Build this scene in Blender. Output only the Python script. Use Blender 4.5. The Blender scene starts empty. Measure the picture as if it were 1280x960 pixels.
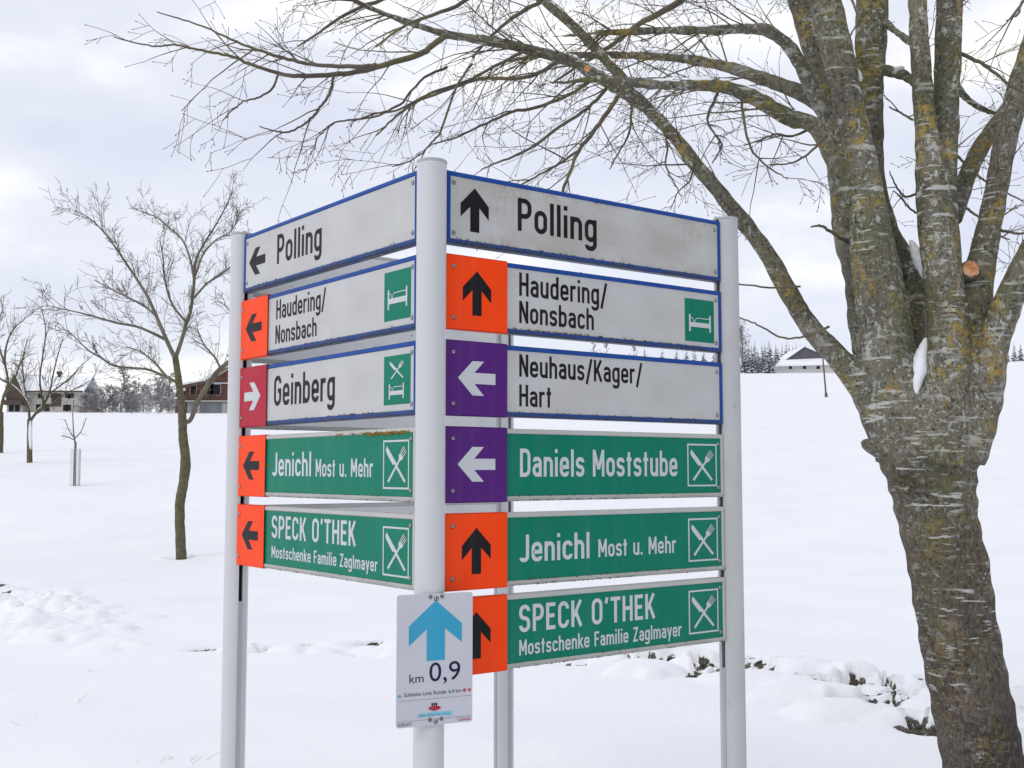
import bpy, bmesh, math, random
import numpy as np
from mathutils import Vector, Matrix, noise
from math import radians, sin, cos, pi, atan2, sqrt

scene = bpy.context.scene
COL = scene.collection
# ---------------------------------------------------------------- camera
F_PX, PITCH, EYE = 1376.4, radians(4.508), 1.6
cam_d = bpy.data.cameras.new("camera")
cam_d.sensor_width = 36.0
cam_d.lens = F_PX / 1280 * 36
cam_d.clip_start = 0.05
cam_d.clip_end = 4000
cam = bpy.data.objects.new("camera", cam_d)
cam.location = (0, 0, EYE)
cam.rotation_euler = (radians(90) + PITCH, 0, 0)
COL.objects.link(cam)
scene.camera = cam
# ---------------------------------------------------------------- world (overcast)
SUN_EL, SUN_AZ = radians(42), radians(222)      # azimuth clockwise from +Y: behind the left shoulder
world = bpy.data.worlds.new("World")
scene.world = world
world.use_nodes = True
wn = world.node_tree
wn.nodes.clear()
def wnode(t, **kw):
    n = wn.nodes.new(t)
    for k, v in kw.items(): setattr(n, k, v)
    return n
w_out = wnode('ShaderNodeOutputWorld')
bg_sky = wnode('ShaderNodeBackground'); bg_sky.inputs[1].default_value = 0.10
bg_cl = wnode('ShaderNodeBackground'); bg_cl.inputs[1].default_value = 1.0
sky = wnode('ShaderNodeTexSky', sky_type='NISHITA', sun_disc=False)
sky.sun_elevation = SUN_EL; sky.sun_rotation = SUN_AZ
tc = wnode('ShaderNodeTexCoord')
mp = wnode('ShaderNodeMapping'); mp.inputs['Scale'].default_value = (1, 1, 2.6); mp.inputs['Location'].default_value = (0.35, 0.1, 0.2)
n1 = wnode('ShaderNodeTexNoise'); n1.inputs['Scale'].default_value = 3.6; n1.inputs['Detail'].default_value = 5; n1.inputs['Roughness'].default_value = 0.5
cr = wnode('ShaderNodeValToRGB')
e = cr.color_ramp.elements
e[0].position = 0.34; e[0].color = (0.755, 0.792, 0.925, 1)
e[1].position = 0.64; e[1].color = (1.16, 1.15, 1.13, 1)
m_ = cr.color_ramp.elements.new(0.50); m_.color = (0.85, 0.878, 0.975, 1)
mixw = wnode('ShaderNodeMixShader'); mixw.inputs[0].default_value = 0.94
L = wn.links.new
L(tc.outputs['Generated'], mp.inputs[0]); L(mp.outputs[0], n1.inputs['Vector']); L(n1.outputs['Fac'], cr.inputs[0])
L(sky.outputs[0], bg_sky.inputs[0])
# added out-of-view sky darkening, right behind the eye, shades the right-hand faces
vd = wnode('ShaderNodeVectorMath', operation='DOT_PRODUCT'); vd.inputs[1].default_value = (0.88, -0.47, 0.0)
mr = wnode('ShaderNodeMapRange', interpolation_type='SMOOTHSTEP')
for k_, v_ in (('From Min', .30), ('From Max', .85), ('To Min', 1.0), ('To Max', .55)): mr.inputs[k_].default_value = v_
vm = wnode('ShaderNodeVectorMath', operation='SCALE')
L(tc.outputs['Generated'], vd.inputs[0]); L(vd.outputs['Value'], mr.inputs['Value']); L(cr.outputs[0], vm.inputs[0]); L(mr.outputs[0], vm.inputs['Scale']); L(vm.outputs[0], bg_cl.inputs[0])
L(bg_sky.outputs[0], mixw.inputs[1]); L(bg_cl.outputs[0], mixw.inputs[2]); L(mixw.outputs[0], w_out.inputs[0])
# ---------------------------------------------------------------- sun behind the cloud
sun_d = bpy.data.lights.new("sun", 'SUN'); sun_d.energy = 0.85; sun_d.angle = radians(28); sun_d.color = (1, 0.96, 0.9)
sun = bpy.data.objects.new("sun", sun_d); COL.objects.link(sun)
sd = Vector((sin(SUN_AZ) * cos(SUN_EL), cos(SUN_AZ) * cos(SUN_EL), sin(SUN_EL)))
sun.rotation_euler = sd.to_track_quat('Z', 'Y').to_euler()
sun.location = (0, 0, 30)
# ---------------------------------------------------------------- exposure
vs = scene.view_settings
vs.view_transform = 'Standard'; vs.look = 'None'; vs.exposure = 0.04; vs.gamma = 1.0; vs.use_curve_mapping = False
scene.render.resolution_x, scene.render.resolution_y = 1024, 768
scene.cycles.max_bounces = 6

# ================================================================ helpers
def at(px, py, depth):
    """photograph measurement -> place, `depth` metres ahead of the eye"""
    c, s = cos(PITCH), sin(PITCH)
    X, U = (px - 640) / F_PX, (480 - py) / F_PX
    t = depth / (c - s * U)
    return Vector((X * t, depth, EYE + t * (s + c * U)))

def tag(o, label=None, cat=None, group=None, kind=None):
    if label: o['label'] = label
    if cat: o['category'] = cat
    if group: o['group'] = group
    if kind: o['kind'] = kind
    return o

def empty(name, loc, rz=0.0):
    o = bpy.data.objects.new(name, None); o.empty_display_size = 0.1
    o.location = loc; o.rotation_euler = (0, 0, rz)
    COL.objects.link(o)
    return o

class Acc:
    """collects vertices and faces into one mesh"""
    def __init__(self): self.v = []; self.f = []
    def add(self, vs, fs):
        b = len(self.v); self.v.extend([tuple(p) for p in vs]); self.f.extend([tuple(i + b for i in q) for q in fs])
    def box(self, lo, hi):
        x0, y0, z0 = lo; x1, y1, z1 = hi
        self.add([(x0,y0,z0),(x1,y0,z0),(x1,y1,z0),(x0,y1,z0),(x0,y0,z1),(x1,y0,z1),(x1,y1,z1),(x0,y1,z1)],
                 [(0,3,2,1),(4,5,6,7),(0,1,5,4),(1,2,6,5),(2,3,7,6),(3,0,4,7)])
    def prism(self, poly, y0, y1):
        """polygon in x,z extruded along y"""
        n = len(poly)
        self.add([(x, y0, z) for x, z in poly] + [(x, y1, z) for x, z in poly],
                 [tuple(range(n)), tuple(range(2*n-1, n-1, -1))] + [(i, i+n, (i+1) % n + n, (i+1) % n) for i in range(n)])
    def build(self, name, mat, parent=None, smooth=False, loc=None):
        me = bpy.data.meshes.new(name); me.from_pydata(self.v, [], self.f); me.update()
        bm = bmesh.new(); bm.from_mesh(me); bmesh.ops.recalc_face_normals(bm, faces=bm.faces); bm.to_mesh(me); bm.free()
        if smooth: me.polygons.foreach_set('use_smooth', [True] * len(me.polygons))
        if mat: me.materials.append(mat)
        o = bpy.data.objects.new(name, me); COL.objects.link(o)
        if parent: o.parent = parent
        if loc is not None: o.location = loc
        return o

def flat_mesh(name, v, f, mat, parent=None):
    me = bpy.data.meshes.new(name); me.from_pydata(v, [], f); me.update()
    if mat: me.materials.append(mat)
    o = bpy.data.objects.new(name, me); COL.objects.link(o)
    if parent: o.parent = parent
    return o

def catmull(pts, n):
    P = [np.array(p, float) for p in pts]
    P = [2*P[0]-P[1]] + P + [2*P[-1]-P[-2]]
    out = []
    segs = len(P) - 3
    for i in range(segs):
        p0, p1, p2, p3 = P[i:i+4]
        k = n if i < segs-1 else n+1
        for j in range(k):
            t = j / n
            out.append(0.5*((2*p1)+(-p0+p2)*t+(2*p0-5*p1+4*p2-p3)*t*t+(-p0+3*p1-3*p2+p3)*t**3))
    return np.array(out)

def tube(acc, pts, rad, sides=5, wob=0.0, rng=None, cap=True):
    pts = np.asarray(pts, float); n = len(pts)
    T = np.gradient(pts, axis=0); T /= np.linalg.norm(T, axis=1)[:, None] + 1e-12
    a = np.array([0, 0, 1.0]) if abs(T[0][2]) < .9 else np.array([1.0, 0, 0])
    u = np.cross(T[0], a); u /= np.linalg.norm(u)
    vs = []
    ang = np.arange(sides) * 2 * pi / sides
    for i in range(n):
        u = u - T[i] * (u @ T[i]); u /= np.linalg.norm(u) + 1e-12
        w = np.cross(T[i], u)
        r = rad[i] * (1 + (wob * rng.standard_normal(sides) if wob else 0))
        ring = pts[i] + np.outer(np.cos(ang) * r, u) + np.outer(np.sin(ang) * r, w)
        vs.extend(map(tuple, ring))
    fs = []
    for i in range(n-1):
        for k in range(sides):
            k2 = (k+1) % sides
            fs.append((i*sides+k, i*sides+k2, (i+1)*sides+k2, (i+1)*sides+k))
    if cap:
        fs.append(tuple(range(sides-1, -1, -1))); fs.append(tuple((n-1)*sides+k for k in range(sides)))
    acc.add(vs, fs)

# ---------------------------------------------------------------- materials
def mat_base(name):
    m = bpy.data.materials.new(name); m.use_nodes = True
    nt = m.node_tree; b = nt.nodes['Principled BSDF']
    return m, nt, b
def nd(nt, t, inp=None, **kw):
    n = nt.nodes.new(t)
    for k, v in kw.items(): setattr(n, k, v)
    for k, v in (inp or {}).items(): n.inputs[k].default_value = v
    return n
def rgba(c): return (c[0], c[1], c[2], 1)
def coords(nt, scale=(1, 1, 1)):
    t = nd(nt, 'ShaderNodeTexCoord'); mpn = nd(nt, 'ShaderNodeMapping', {'Scale': scale})
    nt.links.new(t.outputs['Object'], mpn.inputs[0]); return mpn.outputs[0]
def nz(nt, vec, scale, detail=4, rough=.55):
    n = nd(nt, 'ShaderNodeTexNoise', {'Scale': scale, 'Detail': detail, 'Roughness': rough}); nt.links.new(vec, n.inputs['Vector']); return n.outputs['Fac']
def ramp(nt, fac, a, b, ca=(0, 0, 0), cb=(1, 1, 1)):   # colour ramp between two positions
    r = nd(nt, 'ShaderNodeValToRGB'); r.color_ramp.elements[0].position = a; r.color_ramp.elements[1].position = b
    r.color_ramp.elements[0].color = rgba(ca); r.color_ramp.elements[1].color = rgba(cb); nt.links.new(fac, r.inputs[0]); return r.outputs[0]
def mix(nt, fac, a, b):
    m = nd(nt, 'ShaderNodeMix', data_type='RGBA')
    for sock, v in ((m.inputs[6], a), (m.inputs[7], b)):
        if isinstance(v, tuple): sock.default_value = rgba(v)
        else: nt.links.new(v, sock)
    if isinstance(fac, (int, float)): m.inputs[0].default_value = fac
    else: nt.links.new(fac, m.inputs[0])
    return m.outputs[2]
def mul(nt, a, b, op='MULTIPLY'):
    m = nd(nt, 'ShaderNodeMath', operation=op)
    for i, v in enumerate((a, b)):
        if isinstance(v, (int, float)): m.inputs[i].default_value = v
        else: nt.links.new(v, m.inputs[i])
    return m.outputs[0]
def bump(nt, b, h, strength, dist):
    bp = nd(nt, 'ShaderNodeBump', {'Strength': strength, 'Distance': dist}); nt.links.new(h, bp.inputs['Height']); nt.links.new(bp.outputs[0], b.inputs['Normal'])

def paint(name, col, rough=.35, spots=.05, spotcol=(.10, .10, .06), var=.06, metallic=0.0, spotscale=90, spec=.13, grime_shade=0.0, vary=True):
    """painted sheet metal with faint unevenness, specks of dirt"""
    m, nt, b = mat_base(name)
    v = coords(nt)
    big = nz(nt, v, 7, 5)
    c = mix(nt, ramp(nt, big, .3, .7), tuple(x*(1-var) for x in col), tuple(min(1, x*(1+var)) for x in col))
    if vary:
        run = nz(nt, coords(nt, (38, 38, 2.2)), 1.0, 3)
        c = mix(nt, mul(nt, ramp(nt, run, .45, .75), .10), c, tuple(x*.6+.12 for x in col))
        bump(nt, b, nz(nt, v, 4.5, 2), .10, .02)
    if spots > 0:
        sp = ramp(nt, nz(nt, v, spotscale, 2), .70, .76)
        sp = mul(nt, sp, ramp(nt, nz(nt, v, 9, 3), .48, .62))
        c = mix(nt, mul(nt, sp, min(1, spots*8)), c, spotcol)
    if grime_shade:      # mossy underside, and the lower rim's downward-facing shade painted into the colour
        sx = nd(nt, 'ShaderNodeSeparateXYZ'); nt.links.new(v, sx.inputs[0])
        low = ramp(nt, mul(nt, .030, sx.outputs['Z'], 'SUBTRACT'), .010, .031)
        low = mul(nt, low, ramp(nt, nz(nt, coords(nt, (14, 14, 40)), 1.0, 5), .36, .56, (grime_shade*.45,)*3, (grime_shade,)*3))
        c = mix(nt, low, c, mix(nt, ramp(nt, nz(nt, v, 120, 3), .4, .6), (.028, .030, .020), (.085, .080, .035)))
    nt.links.new(c, b.inputs['Base Color'])
    b.inputs['Roughness'].default_value = rough; b.inputs['Metallic'].default_value = metallic; b.inputs['Specular IOR Level'].default_value = spec
    if vary: nt.links.new(ramp(nt, nz(nt, v, 25, 3), .3, .7, (rough*.85,)*3, (min(1, rough*1.25),)*3), b.inputs['Roughness'])
    return m

def sign_white(name, grime_shade):
    """off-white sign face; rain streaks of algae and dirt below the upper rim and above the lower one"""
    m, nt, b = mat_base(name)
    t = nd(nt, 'ShaderNodeTexCoord'); sx = nd(nt, 'ShaderNodeSeparateXYZ'); nt.links.new(t.outputs['Object'], sx.inputs[0])
    v = t.outputs['Object']
    base = mix(nt, ramp(nt, nz(nt, v, 5, 5), .3, .7), (.495, .502, .51), (.545, .548, .552))
    st = nz(nt, coords(nt, (60, 1, 7)), 1.0, 4)
    film = mul(nt, ramp(nt, nz(nt, coords(nt, (4, 1, 6)), 1.0, 5), .38, .62), .58*grime_shade)
    base = mix(nt, film, base, (.33, .315, .25))
    speck = ramp(nt, nz(nt, v, 130, 3), .55, .68)
    zt = ramp(nt, sx.outputs['Z'], .06, .185)            # near the top edge
    zb = ramp(nt, mul(nt, .06, sx.outputs['Z'], 'SUBTRACT'), .01, .05)
    edge = mul(nt, mul(nt, mul(nt, zt, .7), zb, 'ADD'), ramp(nt, nz(nt, coords(nt, (9, 1, 3)), 1.0, 4), .42, .68))
    g1 = mul(nt, edge, mul(nt, ramp(nt, st, .38, .62), .8, 'MULTIPLY'))
    g2 = mul(nt, edge, speck)
    c = mix(nt, mul(nt, g1, grime_shade), base, (.36, .33, .20))
    c = mix(nt, mul(nt, g2, grime_shade), c, (.17, .16, .08))
    sp = mul(nt, ramp(nt, nz(nt, v, 150, 2), .72, .77), .5)
    c = mix(nt, mul(nt, sp, grime_shade), c, (.16, .15, .09))
    nt.links.new(c, b.inputs['Base Color']); b.inputs['Roughness'].default_value = .38; b.inputs['Specular IOR Level'].default_value = .3
    return m

M = {}
M['white_face_old'] = sign_white('weathered white sign face', .9)
M['white_face'] = sign_white('white sign face', .36)
M['blue'] = paint('blue frame paint', (.013, .065, .29), .34, .06, (.05, .05, .03), .12, grime_shade=.85)
M['pale'] = paint('pale grey frame paint', (.47, .47, .455), .40, .10, (.20, .19, .10), .06, grime_shade=.42)
M['cap'] = paint('grey plastic cap', (.42, .43, .44), .4, .10, (.15, .15, .10), .08)
M['green'] = paint('green sign face', (.001, .182, .112), .30, .03, (.02, .03, .015), .06)
M['orange'] = paint('orange arrow panel', (.93, .062, .004), .33, .015, (.2, .03, .01), .05)
M['violet'] = paint('violet arrow panel', (.085, .016, .175), .33, .02, (.03, .01, .05), .07)
M['crimson'] = paint('crimson arrow panel', (.42, .012, .035), .33, .03, (.1, .01, .01), .06)
M['black'] = paint('black lettering film', (.010, .010, .013), .36, 0, var=.1)
M['white_film'] = paint('white lettering film', (.55, .57, .59), .38, .05, (.3, .3, .2), .05)
M['plate_white'] = paint('white plastic plate', (.54, .55, .60), .35, .02, (.2, .2, .2), .04)
M['sky_blue'] = paint('light blue film', (.045, .335, .520), .4, .02, (.03, .12, .2), .05)
M['navy'] = paint('dark blue print', (.012, .016, .05), .4, 0)
M['red_print'] = paint('red print', (.45, .012, .04), .4, 0)
M['banner_blue'] = paint('pale blue print', (.25, .52, .64), .4, 0)
M['line_grey'] = paint('grey print', (.33, .31, .36), .4, 0)
M['post'] = paint('powder coated post', (.56, .57, .585), .24, .012, (.25, .24, .18), .01, spec=.5, vary=False)
M['post_weathered'] = paint('weathered powder coated post', (.47, .47, .48), .33, .14, (.14, .13, .09), .06, spotscale=45, spec=.45, vary=False)
M['slot'] = paint('dark channel', (.02, .02, .02), .6, 0)
M['alu'] = paint('bare aluminium strip', (.42, .43, .45), .38, .04, (.2, .2, .18), .08, .25)
M['panel_back'] = paint('panel back sheet', (.68, .69, .70), .45, .12, (.14, .13, .07), .06, spotscale=40)
M['steel'] = paint('zinc screw', (.50, .50, .50), .40, 0, metallic=.5)
M['washer'] = paint('dull grey washer', (.17, .16, .16), .4, 0, metallic=.4)
M['hole_shadow'] = paint('dark socket and shadow', (.01, .01, .01), .6, 0)
def mossy(name, a, bcol):
    m, nt, b = mat_base(name); v = coords(nt)
    nt.links.new(mix(nt, ramp(nt, nz(nt, v, 160, 3), .35, .65), a, bcol), b.inputs['Base Color']); b.inputs['Roughness'].default_value = .9; return m
M['moss'] = mossy('dark moss', (.035, .038, .014), (.10, .095, .03))
M['lichen'] = mossy('ochre lichen', (.36, .19, .02), (.14, .12, .03))

M['weed'] = mossy('winter weeds', (.040, .036, .022), (.17, .15, .10))
def snow_mat():
    m, nt, b = mat_base('snow'); v = coords(nt)
    at_ = nd(nt, 'ShaderNodeAttribute', attribute_name='bare')
    c = mix(nt, ramp(nt, nz(nt, v, .6, 5), .3, .7), (.815, .832, .875), (.872, .882, .908))
    earth = mix(nt, ramp(nt, nz(nt, v, 22, 5), .35, .65), (.018, .018, .013), (.15, .14, .11))
    br = mul(nt, at_.outputs['Fac'], ramp(nt, nz(nt, v, 16, 5), .28, .5, (.35,)*3, (1.2,)*3))
    nt.links.new(mix(nt, ramp(nt, br, .42, .58), c, earth), b.inputs['Base Color'])
    b.inputs['Roughness'].default_value = .85
    b.inputs['Specular IOR Level'].default_value = .2
    h = mul(nt, nz(nt, v, 9, 6, .6), nz(nt, v, 70, 3), 'ADD')
    bump(nt, b, h, .22, .03)
    return m
M['snow_ground'] = snow_mat()
def plain_snow():
    m, nt, b = mat_base('snow lying on things'); v = coords(nt)
    b.inputs['Base Color'].default_value = (.86, .88, .92, 1); b.inputs['Roughness'].default_value = .85
    bump(nt, b, nz(nt, v, 40, 4), .4, .01); return m
M['snow'] = plain_snow()

def bark_big():
    m, nt, b = mat_base('lichen spotted bark'); v = coords(nt)
    low = nz(nt, v, 3.2, 5)
    sz = nd(nt, 'ShaderNodeSeparateXYZ'); nt.links.new(v, sz.inputs[0]); hi = ramp(nt, mul(nt, sz.outputs['Z'], .4), .50, .78)   # more lichen on the stems than on the bole
    base = mix(nt, ramp(nt, low, .35, .65), mix(nt, hi, (.042, .032, .026), (.080, .074, .054)), mix(nt, hi, (.112, .088, .070), (.228, .214, .160)))
    # green algae film
    base = mix(nt, mul(nt, ramp(nt, nz(nt, coords(nt, (1.4, 1.4, .7)), 3.4, 5), .46, .62), mul(nt, mul(nt, hi, .4), .4, 'ADD')), base, (.128, .130, .060))
    # fine upright fissures
    fis = nz(nt, coords(nt, (120, 120, 26)), 1.0, 5, .65)
    base = mix(nt, mul(nt, ramp(nt, fis, .52, .66), .5), base, (.215, .195, .170))
    base = mix(nt, mul(nt, ramp(nt, fis, .32, .46, (1,)*3, (0,)*3), .6), base, (.020, .017, .015))
    # rough mottling
    mot = nz(nt, v, 55, 5, .7)
    base = mix(nt, mul(nt, ramp(nt, mot, .56, .64), .30), base, (.22, .205, .175))
    base = mix(nt, mul(nt, ramp(nt, mot, .38, .46, (1,)*3, (0,)*3), .75), base, (.020, .018, .014))
    # pale cross-wise lenticel bars
    ln = nz(nt, coords(nt, (6.5, 6.5, 44)), 1.0, 5, .60)
    bars = mul(nt, ramp(nt, ln, .580, .600), ramp(nt, nz(nt, coords(nt, (1, 1, .8)), 2.6, 4), 0.47, 0.58))
    ln2 = ramp(nt, nz(nt, coords(nt, (26, 26, 85)), 1.0, 4, .6), .60, .64)
    bars = mul(nt, bars, mul(nt, mul(nt, ln2, .7), ramp(nt, nz(nt, v, 5, 4), .50, .60)), 'MAXIMUM')
    base = mix(nt, mul(nt, bars, .95), base, (.52, .51, .48))
    # grey-white crust lichen, in flecks and in larger sheets
    cr1 = mul(nt, ramp(nt, nz(nt, v, 24, 6, .72), .555, .585), mul(nt, ramp(nt, nz(nt, v, 4.6, 4), .46, .58), mul(nt, mul(nt, hi, .7), .3, 'ADD')))
    cr2 = mul(nt, ramp(nt, nz(nt, coords(nt, (60, 60, 50)), 1.0, 4, .6), .575, .605), mul(nt, mul(nt, mul(nt, hi, .85), .12, 'ADD'), ramp(nt, nz(nt, v, 3.1, 4), .44, .60)))
    crm = mul(nt, cr1, cr2, 'MAXIMUM')
    base = mix(nt, mul(nt, crm, .85), base, (.50, .505, .48))
    # ochre lichen
    lo = mul(nt, ramp(nt, nz(nt, v, 30, 6, .72), .49, .53), ramp(nt, nz(nt, coords(nt, (1, 1, .8)), 5.5, 4), .525, .60))
    base = mix(nt, mul(nt, lo, mul(nt, mul(nt, hi, .55), .22, 'ADD')), base, mix(nt, ramp(nt, nz(nt, v, 70, 3), .4, .6), (.40, .25, .045), (.29, .26, .08)))
    nt.links.new(base, b.inputs['Base Color']); b.inputs['Roughness'].default_value = .85; b.inputs['Specular IOR Level'].default_value = .3
    h = mul(nt, mul(nt, mul(nt, fis, .8), mot, 'ADD'), mul(nt, mul(nt, lo, .4), mul(nt, bars, .3), 'ADD'), 'ADD')
    bump(nt, b, h, .7, .012)
    return m
M['bark'] = bark_big()
def simple_bark(name, a, bcol, c2=None, scale=20):
    m, nt, b = mat_base(name); v = coords(nt)
    c = mix(nt, ramp(nt, nz(nt, v, scale, 5), .35, .65), a, bcol)
    if c2: c = mix(nt, mul(nt, ramp(nt, nz(nt, v, scale*.35, 4), .5, .62), .7), c, c2)
    nt.links.new(c, b.inputs['Base Color']); b.inputs['Roughness'].default_value = .85
    bump(nt, b, nz(nt, v, scale*3, 5), .6, .01); return m
M['twig'] = simple_bark('twig bark', (.070, .056, .044), (.150, .125, .085), (.175, .160, .055), 9)
M['fruit_bark'] = simple_bark('olive fruit tree bark', (.066, .056, .032), (.140, .120, .068), (.125, .115, .04), 14)
M['fruit_twig'] = simple_bark('fruit tree twigs', (.115, .102, .075), (.190, .170, .125), None, 3)
M['far_bark'] = simple_bark('far bare wood', (.17, .16, .165), (.30, .285, .29), None, 1.5)  # lightened: distance haze put into the colour
M['frost_twig'] = simple_bark('frosted twigs', (.22, .22, .24), (.55, .56, .60), None, .8)
M['cut_wood'] = simple_bark('fresh cut wood', (.44, .15, .055), (.68, .34, .16), (.72, .44, .26), 42)

def conifer_mat():
    m, nt, b = mat_base('snowy needles'); v = coords(nt)
    g = nd(nt, 'ShaderNodeNewGeometry'); sx = nd(nt, 'ShaderNodeSeparateXYZ'); nt.links.new(g.outputs['Normal'], sx.inputs[0])
    needles = mix(nt, ramp(nt, nz(nt, v, .7, 4), .35, .65), (.055, .072, .090), (.12, .14, .165))  # lighter blue-grey, aerial haze mixed into the needle colour
    sn = mul(nt, ramp(nt, nz(nt, v, 1.6, 4), .46, .56), .8)
    nt.links.new(mix(nt, sn, needles, (.72, .75, .80)), b.inputs['Base Color']); b.inputs['Roughness'].default_value = .9; return m
M['conifer'] = conifer_mat()
def wall(name, a, bcol, scale=2.0, planks=None):
    m, nt, b = mat_base(name); v = coords(nt, planks or (1, 1, 1))
    nt.links.new(mix(nt, ramp(nt, nz(nt, v, scale, 5), .35, .65), a, bcol), b.inputs['Base Color']); b.inputs['Roughness'].default_value = .85; return m
M['render_cream'] = wall('cream render', (.40, .38, .33), (.52, .50, .46))
M['render_white'] = wall('white render', (.50, .49, .47), (.62, .61, .60))
M['brown_timber'] = wall('dark brown boards', (.050, .034, .030), (.11, .075, .062), 1.0, (6, 6, .5))
M['red_timber'] = wall('red brown boards', (.13, .045, .030), (.22, .085, .055), 1.0, (.5, .5, 8))
M['grey_wall'] = wall('grey ground floor wall', (.24, .26, .30), (.33, .35, .39))
M['barn_timber'] = wall('slate brown gable boards', (.085, .075, .095), (.14, .125, .145), 1.0, (5, 5, .5))
M['dark_glass'] = paint('dark window glass', (.02, .022, .026), .15, 0)
M['pole_wood'] = wall('weathered pole', (.085, .075, .070), (.15, .135, .125), 3)
M['mesh_guard'] = wall('pale mesh guard', (.45, .50, .50), (.60, .64, .64), 30)
M['straw'] = wall('dry straw', (.23, .20, .15), (.36, .32, .25), 30)

# ================================================================ terrain
PL = np.array([(-60, 0), (12, 0), (20, .1), (30, 1.2), (40, 2.0), (190, 11.7), (205, 12.3), (260, 12.2), (900, 0)], float)
PR = np.array([(-60, 0), (12, 0), (20, .2), (40, 2.4), (186, 13.9), (300, 28.4), (316, 29.2), (400, 26), (900, 5)], float)
_yy = np.linspace(-60, 900, 3841)
def _sm(P):
    z = np.interp(_yy, P[:, 0], P[:, 1]); k = np.hanning(33); k /= k.sum()
    return np.convolve(np.pad(z, 16, mode='edge'), k, 'valid')
_zl, _zr = _sm(PL), _sm(PR)
def sstep(a, b, x):
    t = np.clip((x-a)/(b-a), 0, 1); return t*t*(3-2*t)
def terrain(x, y):
    x = np.asarray(x, float); y = np.asarray(y, float)
    a = x / np.maximum(y, 10)
    t = sstep(-.24, .17, a)
    z = np.interp(y, _yy, _zl)*(1-t) + np.interp(y, _yy, _zr)*t
    z = z + 3.6*sstep(.30, .50, a)*sstep(60, 300, y)
    return z + .05*np.sin(x*.31+1)*np.sin(y*.23)*sstep(3, 12, y)
def ground_at(px, py, dmin=4, dmax=420):
    prev = dmin
    for d in np.arange(dmin, dmax, .25):
        p = at(px, py, d)
        if p.z < terrain(p.x, p.y): break
        prev = d
    p = at(px, py, prev); p.z = float(terrain(p.x, p.y)); return p
STREAM = catmull([(-9, 10.6), (-5, 10.5), (-2.47, 10.0), (-1.1, 9.95), (.5, 9.7), (1.42, 9.2), (2.1, 8.35), (2.62, 7.5), (3.1, 7.0), (3.9, 6.85), (6, 6.9), (10, 7.6)], 8)[:, :2]
def dist_stream(x, y):
    d = np.full(x.shape, 1e9)
    for (ax, ay), (bx, by) in zip(STREAM[:-1], STREAM[1:]):
        vx, vy = bx-ax, by-ay; t = np.clip(((x-ax)*vx+(y-ay)*vy)/(vx*vx+vy*vy), 0, 1)
        d = np.minimum(d, np.hypot(x-ax-t*vx, y-ay-t*vy))
    return d
def axis_lines(lo, hi, step, end_lo, end_hi, grow=1.09):
    core = list(np.arange(lo, hi, step)); out = core[:]
    s, p = step, core[-1]
    while p < end_hi: s = min(s*grow, 14); p += s; out.append(p)
    s, p = step, lo; pre = []
    while p > end_lo: s = min(s*grow, 14); p -= s; pre.append(p)
    return np.array(pre[::-1]+out)
# openings in the snow over the stream: (x, y, half width, half length)
GAPS = []
for px, py, rx, ry in ((1016, 860, .17, .26), (1050, 866, .26, .10), (1075, 873, .18, .09), (1112, 884, .26, .30), (1142, 870, .15, .34), (1098, 893, .20, .22), (1150, 912, .15, .20), (1158, 853, .15, .24), (768, 820, .20, .34), (800, 830, .12, .16), (836, 831, .14, .22), (884, 838, .24, .36), (905, 846, .16, .24), (862, 815, .22, .13),
                       (940, 826, .14, .10), (960, 842, .10, .12), (350, 813, .34, .16), (392, 806, .20, .16), (300, 814, .12, .20), (430, 803, .18, .12), (468, 806, .20, .16), (1272, 868, .2, .2), (1276, 900, .14, .2)):
    U_ = (480-py)/F_PX; c_, s_ = cos(PITCH), sin(PITCH); t_ = -EYE/(s_+c_*U_); GAPS.append(((px-640)/F_PX*t_, t_*(c_-s_*U_), rx*.66, ry*.62))
_rs = random.Random(21)
for _k in range(26):
    px, py = _rs.uniform(740, 1165), 0
    py = 812+(px-740)*.155+_rs.uniform(-16, 14)
    U_ = (480-py)/F_PX; t_ = -EYE/(s_+c_*U_); GAPS.append(((px-640)/F_PX*t_, t_*(c_-s_*U_), _rs.uniform(.04, .10), _rs.uniform(.06, .14)))
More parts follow.
